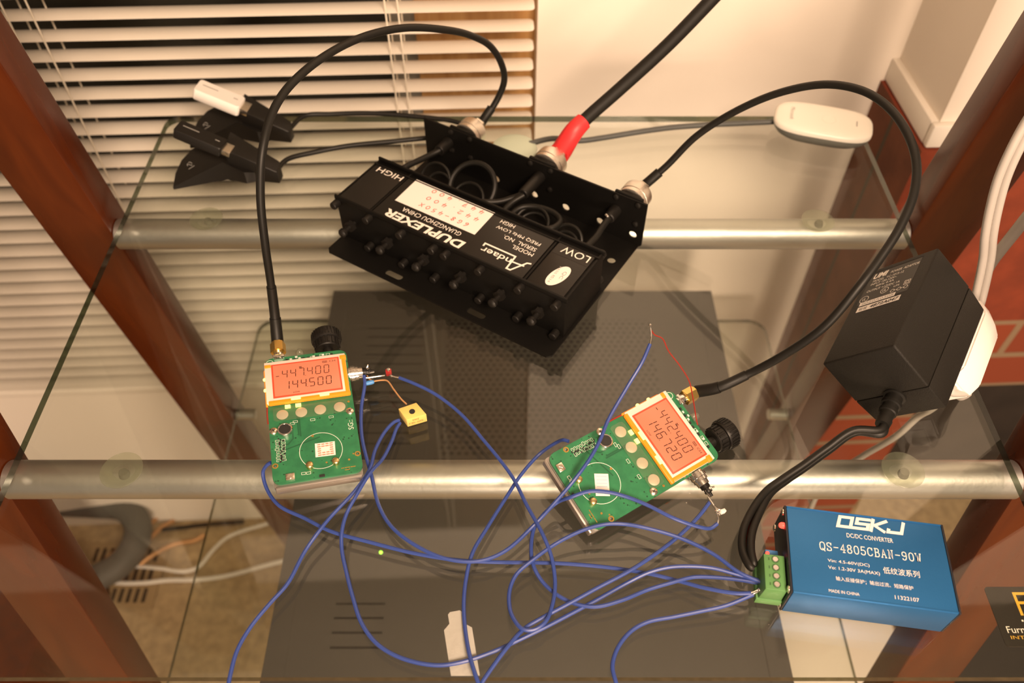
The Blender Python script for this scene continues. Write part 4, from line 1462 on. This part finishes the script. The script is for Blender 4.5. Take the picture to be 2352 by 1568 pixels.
b.tube([(0.1163, 0.2342, 0.013), (0.119, 0.2317, 0.0125), (0.1215, 0.2314, 0.012)], 0.0005, 6)
rc = b.build('capacitor', 'steel')
tag(rc, 'tiny pale capacitor soldered to tags below the right jack', 'capacitor')
b = MB()
q = Vector((0.1209, 0.2307, 0.0122))
b.box(q, (0.0034, 0.0022, 0.0026), (0, .3, .5), bev=.0004)
sub(b, 'body', 'paper', rc)
b = MB()
q = Vector((0.1172, 0.23, 0.0126))
b.lathe(q, q + Vector((0, 0, .002)), [(0, .0012), (.0010, .0012), (.0018, .0005)], 10)
sub(b, 'solder_blob', 'steel', rc)
tag(bd, 'tiny blue resistor with copper leads bent down to the yellow trimmer', 'resistor')
b = MB()
p0, p1 = Vector((-0.095, 0.323, 0.0112)), Vector((-0.089, 0.3247, 0.0112))
b.lathe(p0, p1, [(0, .0004), (.0004, .0013), (.0020, .0015), (.0042, .0015), (.0058, .0012), (.0062, .0004)], 14)
sub(b, 'body', 'bluebead', bd)
tp = [(-0.0722, 0.3053, 0.0085), (-0.0662, 0.2966, 0.0085), (-0.054, 0.301, 0.0085), (-0.0611, 0.3101, 0.0085)]
bs = [(x, y, 0.0006) for x, y, z in tp]
tr = empty('trimmer_block', tuple(sum((Vector(q) for q in bs), Vector()) / 4))
tag(tr, 'yellow square trimmer with a round black hole, on the glass', 'trimmer')
b = MB()
b.hexa(bs + tp, 0.0004)
sub(b, 'body', 'yellow', tr)
b = MB()
h = Vector((-0.0632, 0.303, 0.0087))
b.cyl((h.x, h.y, 0.0080), (h.x, h.y, 0.00875), 0.0019)
sub(b, 'hole', 'chip', tr)
b = MB()
f0, f1 = Vector(bs[1]), Vector(bs[2])
ex = (f1 - f0).normalized()
nrm = Vector((ex.y, -ex.x, 0))
ff = lambda x, y: tuple(f0 + ex * (0.0115 - x) + Vector((0, 0, 0.0078 - y)) + nrm * 0.00012)
b.text('N3W 10K-5', 0.0012, 0.0040, 0.0104, 0.0056, ff)
b.text('2003', 0.0036, 0.0012, 0.0078, 0.0028, ff)
sub(b, 'lettering', mat_once('brown_ink', (.12, .08, .03), .6), tr)

# ------------------------------------------------------------------ blue DC converter
CV = empty('dc_converter', (0.1456, 0.1769, 0.0003), Matrix.Rotation(math.radians(-8), 3, 'Z'))
tag(CV, 'blue aluminium converter box with white lettering and green terminal', 'converter')
CM = CV.matrix_world.copy()
b = MB()
b.box(mm(42.3, 25.7, 12.4), mm(83.4, 51.2, 24.6), bev=0.0007)
for x, y in ((42.3, 0.9), (42.3, 50.5)):
    b.box(mm(x, y, 24.75), mm(83.2, .8, .5), bev=.0002)
b.build('housing', 'anod', CV)
for x in (0, 84.6):
    b = MB()
    b.box(mm(x, 25.7, 12.5), mm(1.2, 51, 24.6), bev=0.0004)
    ep = b.build('end_plate', 'endplate', CV)
    b = MB()
    for y in (3, 48.4):
        for z in (3, 21.6):
            sg = -1 if x == 0 else 1
            b.lathe(mm(x + sg * .5, y, z), mm(x + sg * 2, y, z), [(0, .0021), (.0006, .0020), (.001, .0012)], 16)
    b.build('corner_screws', 'nickel', ep)
b = MB()
cz = lambda x, y: mm(x, y, 24.86)
b.ribbons([[(x * 3.15 / 4 * 1.0 + .22 * y + 27.2, y * .74 + 41.6) for x, y in ln] for ln in (
    [(0.5, 1), (0.5, 9), (9, 9), (9, 1), (0.5, 1)], [(6.5, 1), (11, 1)],
    [(21, 9), (12.5, 9), (12.5, 5), (20.5, 5), (20.5, 1), (12, 1)],
    [(23, .2), (23, 9.8)], [(32, 9.6), (24.6, 5), (32, .6)],
    [(43.5, 9.8), (43.5, 1), (34.5, 1), (34.5, 3.2)])], 1.75, cz)
b.text('DC/DC CONVERTER', 31.9, 36.0, 56.4, 38.6, cz)
adv = 53.6 / 15
b.ribbons(pen_lines('QS-4805CBAN-90W', PEN, 16.8, 26.6, adv, 2.75, 4.7), 0.46, cz)
b.text('Vin: 4.5-60V(DC)', 20.2, 19.6, 41.9, 21.8, cz)
b.text('Vo: 1.2-30V 3A(MAX)', 20.1, 15.5, 46.7, 17.9, cz)
b.text('低纹波系列', 48.7, 17.4, 67.4, 21.2, cz)
b.text('输入反接保护；输出过流、短路保护', 23.4, 9.7, 62.8, 12.3, cz)
b.text('MADE IN CHINA', 19.1, 2.9, 34.6, 4.6, cz)
b.text('11322107', 52.6, 3.8, 64.8, 5.9, cz)
b.build('lettering', 'ink', CV)
b = MB()
b.hexa([mm(*q) for q in ((-13.4, 2.2, 8), (-1.2, 2.2, 8), (-1.2, 22.8, 8), (-13.4, 22.8, 8), (-12.2, 2.4, 20), (-1.2, 2.4, 20), (-1.2, 22.6, 20), (-12.2, 22.6, 20))], 0.0004)
b.box(mm(-7.6, 12.5, 5.2), mm(14, 21.6, 5.4), bev=.0004)
tb = b.build('terminal_block', 'term', CV)
tb['label'] = 'green four way screw terminal'
for y in (19.9, 15.1, 10.3, 5.6):
    b = MB()
    b.cyl(mm(-6.2, y, 19.9), mm(-6.2, y, 20.25), .0021)
    b.build('screw_hole', mat_once('terminal_dark', (.05, .14, .045), .5), tb)
    b = MB()
    b.cyl(mm(-6.2, y, 20.0), mm(-6.2, y, 20.55), .0016, ch=.0002)
    s_ = b.build('terminal_screw', 'steel', tb)
    b = MB()
    b.box(mm(-9.6, y, 20.02), mm(.8, 1.6, .1))
    b.build('mark', mat_once('terminal_dark', (.05, .14, .045), .5), tb)
b = MB()
b.lathe(mm(0, 40.2, 21.5), mm(-4, 40.2, 21.5), [(0, .0017), (.002, .0017), (.003, .0012), (.0034, .0004)], 16)
b.build('indicator', 'ledred', CV)
b = MB()
b.box(mm(-5.6, 27.4, 7), mm(7, 4.6, 9), bev=.0004)
pt = b.build('potentiometer', 'bluebead', CV)
b = MB()
b.lathe(mm(-8.0, 27.4, 11.4), mm(-8.0, 27.4, 13), [(0, .0011), (.0006, .0010), (.001, .0003)], 12)
b.build('indicator', 'ledred', pt)

# ------------------------------------------------------------------ black power adapter leaning on its plug
Dp = Vector((0.21873, 0.30328, 0.0738))
Ya = Vector((0.04884791, 0.07603436, 0.00444548)).normalized()
Xc = -Vector((-0.02479982, 0.01826966, -0.04014615)).normalized()
Xc = (Xc - Ya * Xc.dot(Ya)).normalized()
Zo = Xc.cross(Ya)
AD = bpy.data.objects.new('power_adapter', None)
C.objects.link(AD)
ADM = Matrix((Xc, Ya, Zo)).transposed().to_4x4()
ADM.translation = Dp
AD.matrix_world = ADM
tag(AD, 'black wall wart adapter with printed label, tipped on its edge', 'adapter')


def AW(x, y, z):
    return tuple(ADM @ Vector(mm(x, y, z)))


b = MB()
b.box(mm(-25.6, 45.3, -17.3), mm(51.2, 90.6, 34.6), bev=0.0013, seg=3)
b.hexa([mm(*q) for q in ((-50.0, 1.5, -53.6), (-1.2, 1.5, -53.6), (-1.2, 89.2, -53.6), (-50.0, 89.2, -53.6), (-51.0, .2, -34.8), (-.2, .2, -34.8), (-.2, 90.4, -34.8), (-51.0, 90.4, -34.8))], 0.0009)
b.build('body', 'blackgrain', AD)
b = MB()
az = lambda x, y: mm(x, y, .14)
b.poly([mm(*q, .08) for q in ((-46.6, 53), (-9.2, 53), (-9.2, 85.6), (-46.6, 85.6))])
lb = b.build('label_plate', 'labelblack', AD)
b = MB()
b.ribbons([[(-46.6, 86.2), (-9, 86.2)]], .9, az)
b.build('label_recess', 'dark', lb)
b = MB()
b.text('POWER  ADAPTOR', -30.5, 79.2, -9.8, 81.6, az, shear=.2)
b.text('UMI', -43.8, 78.8, -33, 84.2, az, shear=.2, wide=.04)
b.text('MODEL  YC-1015-12', -42.5, 75.2, -19.5, 77.4, az)
b.text('INPUT 100-120V~', -43, 72.0, -23.5, 74.2, az)
b.text('60Hz 0.4A', -38, 69.0, -24.5, 71.0, az)
b.text('OUTPUT +12VDC 1A', -43.5, 65.0, -19, 67.2, az)
b.text('LPS', -22, 61.5, -18, 63.2, az)
for x, y, q in ((-42.5, 58, 3.2), (-28.5, 61.5, 2.8)):
    b.ribbons([circle(x, y, q, 20) + [(x + q, y)]], .35, az)
    b.text('UL', x - 1.4, y - 1.3, x + 1.4, y + 1.3, az)
b.ribbons([circle(-21.5, 57.8, 1.4, 12) + [(-20.1, 57.8)], circle(-16.8, 57.8, 1.4, 12) + [(-15.4, 57.8)], circle(-12, 57.8, 1.4, 12) + [(-10.6, 57.8)], [(-20.1, 57.8), (-18.2, 57.8)], [(-15.4, 57.8), (-13.4, 57.8)], [(-14.5, 60.5), (-10.5, 60.5), (-10.5, 64.5), (-14.5, 64.5), (-14.5, 60.5)], [(-13.5, 61.5), (-11.5, 61.5), (-11.5, 63.5), (-13.5, 63.5), (-13.5, 61.5)]], .35, az)
b.build('lettering', 'ink', lb)
for y0, y1, x1, s, bold in ((51.6, 55.2, -18, '0020A0308', 0), (45.4, 50.4, -12.6, '4872A047', .03)):
    b = MB()
    b.poly([mm(*q, .12) for q in ((-44.2, y0), (x1, y0), (x1, y1), (-44.2, y1))])
    sk = b.build('sticker', 'paper', lb)
    b = MB()
    kz = lambda x, y: mm(x, y, .18)
    if bold:
        b.text(s, -34.5, y0 + 1, x1 - .8, y1 - 1, kz, shear=.2, wide=bold)
        b.text('检验', -42.6, y0 + 1, -36.4, y1 - 1, kz)
    else:
        b.text(s, -42.5, y0 + .7, x1 - 1, y1 - .7, kz)
    b.build('lettering', 'greyink' if not bold else 'blackink', sk)
b = MB()
b.lathe(mm(-24, .5, -36.5), mm(-24, -24, -36.5), [(0, .0066), (.0015, .0066), (.0020, .0052), (.0060, .0050), (.0064, .0060), (.0085, .0058), (.0089, .0048), (.0120, .0046), (.0124, .0054), (.0145, .0052), (.0150, .0044), (.0200, .0040), (.0204, .0046), (.0245, .0042)], 24)
b.build('strain_relief', 'rubber', AD)
inv = ADM.inverted()


def ad_part(mb, name, m, par=AD):
    mb.bm.transform(inv)
    return mb.build(name, m, par)


st_ = [AW(-24, -20, -36.5), AW(-24, -27, -36.7)]
b = MB()
b.tube(st_ + [(0.2017, 0.2744, 0.03), (0.1869, 0.2674, 0.022), (0.1724, 0.2591, 0.016), (0.1605, 0.2526, 0.012), (0.1498, 0.2456, 0.01), (0.1384, 0.2325, 0.01), (0.131, 0.2193, 0.01), (0.1283, 0.2069, 0.011), (0.1303, 0.1974, 0.012)] + [tuple(CM @ Vector(mm(-16.3, 17.6, 11.0)))], .0023, 10, smooth=8)
ad_part(b, 'cord', 'rubber')
b = MB()
b.tube([tuple(Vector(q) + Vector((.0012, -.0016, -.0026))) for q in st_] + [(0.2048, 0.2762, 0.025), (0.1901, 0.2694, 0.016), (0.1754, 0.2607, 0.011), (0.1632, 0.2535, 0.008), (0.1528, 0.2456, 0.008), (0.1424, 0.2308, 0.01), (0.135, 0.2167, 0.012), (0.1323, 0.2059, 0.013), (0.1327, 0.1989, 0.012)] + [tuple(CM @ Vector(mm(-16.3, 22.0, 10.6)))], .0023, 10, smooth=8)
ad_part(b, 'cord', 'rubber')
b = MB()
b.tube([(0.1612, 0.2529, 0.0095), (0.1511, 0.2453, 0.0085), (0.1404, 0.2322, 0.0085), (0.1336, 0.2195, 0.0085), (0.1307, 0.2073, 0.0095), (0.1325, 0.1985, 0.0095)] + [tuple(CM @ Vector(mm(-15.8, 19.8, 8.6)))], .0009, 8, smooth=8)
ad_part(b, 'red_conductor', 'redwire')

# white cord set: outlet block behind the adapter, flat twin cord, and its tail
ES = empty('extension_cord', AW(-20, 50, -62))
tag(ES, 'white extension cord with its outlet plugged behind the black adapter', 'extension cord')
b = MB()
o8 = [(-34, 38), (-28, 29), (-7, 29), (-1, 38), (-1, 88), (-9, 104), (-27, 104), (-34, 88)]
b.loft([[AW(x, y, -54.2) for x, y in o8], [AW(x, y, -66) for x, y in o8], [AW(-17.5 + (x + 17.5) * .84, 66 + (y - 66) * .9, -75) for x, y in o8]])
bmesh.ops.bevel(b.bm, geom=list(b.bm.edges), offset=.0011, segments=2, affect='EDGES')
sub(b, 'outlet', 'white', ES)
main = [AW(-16, 98, -61), AW(-16, 108, -61)] + [(0.3063, 0.3835, 0.062), (0.2986, 0.3843, 0.084), (0.2933, 0.3859, 0.104), (0.2891, 0.3877, 0.126), (0.2882, 0.3895, 0.145), (0.2902, 0.3925, 0.165), (0.2938, 0.392, 0.19)]
Q = spline(main, 8)
for s_ in (-1, 1):
    b = MB()
    b.tube([q + Vector((s_ * .0024, 0, s_ * .0004)) for q in Q], .0026, 12, smooth=1)
    sub(b, 'flat_cord', 'whitecord', ES)
b = MB()
b.tube([AW(-10, 33, -62), AW(-11, 26, -62)] + [(0.2842, 0.3077, 0.022), (0.285, 0.3123, 0.012)] + [(0.3120, 0.345, 0.003), (0.3135, 0.352, -0.010)] + [(0.2972, 0.3391, -0.035), (0.299, 0.3499, -0.065), (0.2981, 0.3566, -0.1), (0.2928, 0.3702, -0.15), (0.2895, 0.3835, -0.2), (0.2925, 0.3979, -0.26), (0.3, 0.4024, -0.33)], .0026, 10, smooth=8)
sub(b, 'tail', 'whitecord', ES)
b = MB()
b.tube([(0.3346, 0.4119, 0.01), (0.3341, 0.4133, 0.03), (0.3346, 0.4125, 0.045), (0.3365, 0.4124, 0.06), (0.3381, 0.4114, 0.08), (0.3456, 0.4117, 0.11)], .0038, 12, smooth=8)
tag(b.build('cord', 'whitecord'), 'grey white cord running off right behind the flat twin cord', 'cord')

# ------------------------------------------------------------------ white wireless receiver
ang = math.radians(-17)
WX = empty('wireless_receiver', (0.2665, 0.6005, 0.0004), Matrix.Rotation(ang, 3, 'Z'))
tag(WX, 'white rounded wireless receiver with grey underside at the back', 'receiver')


def puck(z, kx, ky, n=40):
    out = []
    for i in range(n):
        t = 2 * math.pi * i / n
        c_, s_ = math.cos(t), math.sin(t)
        e = 2 / 3.4
        out.append(mm(41 * kx * abs(c_) ** e * (1 if c_ > 0 else -1), 22.5 * ky * abs(s_) ** e * (1 if s_ > 0 else -1), z))
    return out


b = MB()
b.loft([puck(0, .62, .55), puck(2, .78, .73), puck(6, .91, .89), puck(10, .98, .975), puck(13, 1, 1)])
b.build('base', 'greyplastic', WX)
b = MB()
b.loft([puck(12.9, 1, 1), puck(15.2, .998, .995), puck(16.6, .97, .96), puck(17.5, .92, .90), puck(17.9, .78, .76), puck(18.0, .40, .36)])
b.build('top_shell', 'rxwhite', WX)
b = MB()
b.text('Microsoft', -9.5, -1.7, 9.5, 1.7, lambda x, y: mm(-26.5 + y, -x * .95, 18.08))
b.ribbons([[(27, -3.5), (27, 3.5)]], .9, lambda x, y: mm(x, y, 18.08))
b.build('lettering', 'greyink', WX)
b = MB()
b.ring(mm(4, 0, 18.0), .0058, .00025, (0, 0, 1), 40, 6)
b.build('button', mat_once('receiver_button', (.74, .72, .65), .4), WX)
b = MB()
b.tube([tuple(WX.matrix_world.inverted() @ Vector(q)) for q in [(0.2293, 0.6095, 0.009), (0.2233, 0.6102, 0.008), (0.1987, 0.6097, 0.007), (0.1684, 0.6086, 0.006), (0.1379, 0.6062, 0.005), (0.1072, 0.6007, 0.004), (0.0766, 0.594, 0.003), (0.0577, 0.5906, 0.0028), (0.0353, 0.5937, 0.0028), (0.0146, 0.5864, 0.0028)]], .0024, 10)
b.build('cord', 'greycable', WX)

# ------------------------------------------------------------------ USB docks and the sticks plugged into them
def dock(lab, dx, dy, cordpts):
    off = Vector((dx, dy, 0))
    base = [(-0.2754, 0.5285, 0.003), (-0.276, 0.5425, 0.006), (-0.2735, 0.5558, 0.009), (-0.2669, 0.5663, 0.012), (-0.2571, 0.5731, 0.014), (-0.236, 0.5648, 0.018), (-0.2165, 0.5681, 0.012), (-0.1939, 0.5552, 0.005), (-0.1921, 0.5462, 0.004), (-0.2172, 0.5362, 0.012), (-0.2343, 0.5414, 0.018)]
    base = [Vector(q) + off for q in base]
    cen = sum(base, Vector()) / len(base)
    dk = empty('usb_dock', (cen.x, cen.y, 0.0004))
    tag(dk, lab, 'dock', 'black desktop docks at the back left')
    b = MB()
    b.loft([[(q.x, q.y, .0006) for q in base], base])
    sub(b, 'base', 'black', dk)
    top = [Vector(q) + off for q in [(-0.2303, 0.5425, 0.03), (-0.2299, 0.5661, 0.03), (-0.1891, 0.5456, 0.016), (-0.1904, 0.5362, 0.012)]]
    # cradle: wedge rising toward the stick
    b = MB()
    b.hexa([(q.x, q.y, .0006) for q in top] + [tuple(q) for q in top], .0006)
    cr = sub(b, 'cradle', 'black', dk)
    b = MB()
    m0 = Vector((-0.2637, 0.5459, 0.0105)) + off
    def lg(x, y):
        return (m0.x + x * .6 - y * .7, m0.y + y * .75 + x * .45, m0.z + .0016 + y * .05 + x * .25)
    b.ribbons([[(-.002 + .004 * k / 6, .0022 * math.sin(k * .9)) for k in range(7)], [(.001, .0026), (.0026, .002), (.003, -.0006)], [(-.0035, -.0035), (.003, -.0042)]], .0006, lg)
    sub(b, 'logo', 'greyink', dk)
    b = MB()
    cp = [tuple(Vector(top[2]) .lerp(top[3], .5) + Vector((-.004, .001, -.006)))] + cordpts
    b.tube(cp, .0021, 10, smooth=8)
    sub(b, 'cord', 'rubber', dk)
    return dk, off, top


def stick(lab, c0, c1, c2, th, m, inkm, plug):
    """c0 end corner, c1 along the length, c2 across; top face given, thickness th downward"""
    c0, c1, c2 = Vector(c0), Vector(c1), Vector(c2)
    ex = (c1 - c0)
    L = ex.length
    ex.normalize()
    ey = (c2 - c0)
    ey = (ey - ex * ey.dot(ex))
    W = ey.length
    ey.normalize()
    ez = ex.cross(ey)
    if ez.z < 0:
        ez = -ez
    Rm = Matrix((ex, ey, ex.cross(ey))).transposed()
    sg = 1 if ex.cross(ey).z > 0 else -1
    o = empty('usb_stick', tuple(c0 + ex * L / 2 + ey * W / 2 - ez * th), Rm)
    tag(o, lab, 'usb stick', 'memory sticks in the black docks')
    zt = sg * th
    b = MB()
    hw = rrect(-L / 2, -W / 2, L / 2, W / 2, W * .14, 6)
    hw = [(x if x < 0 else min(x, L / 2), y) for x, y in hw]
    ins = lambda k, z: [(x * (1 - k / L * 2), y * (1 - k / W * 2), z) for x, y in hw]
    b.loft([ins(.0006, 0), ins(0, zt * .08), ins(0, zt * .92), ins(.0005, zt)])
    b.build('shell', m, o)
    b = MB()
    b.box((L / 2 + plug / 2 - .001, 0, zt * .5), (plug, W * .74, th * .52), bev=.0002)
    b.build('plug', 'nickel', o)
    b = MB()
    fz2 = lambda x, y: (x, y, zt * 1.012)
    b.ribbons([[(-L * .38, W * .1), (-L * .06, W * .1)], [(L * .30, W * .05), (L * .38, W * .05)]], .0010, fz2)
    b.build('marking', inkm, o)
    return o


dk2, off2, top2 = dock('black dock standing nearer the front, holding a black stick', 0, 0,
                       [(-0.1866, 0.5582, 0.008), (-0.1671, 0.5701, 0.006), (-0.1392, 0.5804, 0.005), (-0.103, 0.5878, 0.004), (-0.0699, 0.5947, 0.003), (-0.0512, 0.5971, 0.003)])
f1 = Vector((-0.2318, 0.5462, 0.034))
b2_ = Vector((-0.2316, 0.6004, 0.034))
DOFF = b2_ - f1
dk1, off1, top1 = dock('black dock standing further back, holding a white stick', DOFF.x, DOFF.y,
                       [(-0.1819, 0.6192, 0.008), (-0.16, 0.6246, 0.006), (-0.1257, 0.6267, 0.0055), (-0.087, 0.6235, 0.0045), (-0.056, 0.6184, 0.004), (-0.0436, 0.6147, 0.003)])
stick('black usb stick plugged into the nearer dock', (-0.2654, 0.544, 0.048), (-0.23, 0.5372, 0.034), (-0.2685, 0.5598, 0.049), .0085, 'black', 'greyink', .0075)
stick('white usb stick plugged into the farther dock', (-0.2634, 0.5994, 0.048), (-0.2276, 0.5935, 0.034), (-0.2667, 0.617, 0.049), .0100, 'white', 'greyink', .0075)

# ------------------------------------------------------------------ loose bits on the glass
b = MB()
b.lathe((0.002, 0.581, 0.0003), (0.002, 0.581, 0.006), [(0, .0185), (.001, .0195), (.0025, .0190), (.0045, .0140), (.0052, .0060)], 40)
tag(b.build('rubber_disc', 'disc'), 'pale green round rubber disc behind the duplexer', 'disc')
tg = [(-36.3, 166.1), (-33.6, 169.6), (-34.6, 174.6), (-33.6, 176), (-28.4, 177.0), (-27.2, 176.2), (-26.2, 170.2), (-21.4, 167.6), (-16.6, 142.6), (-31.5, 142.6)]
b = MB()
b.plate([(x * MM, y * MM) for x, y in tg], [], .0003, .0012)
t_ = b.build('paper_tag', 'tag')
tag(t_, 'pale bottle shaped tag lying at the front edge under blue wires', 'tag')
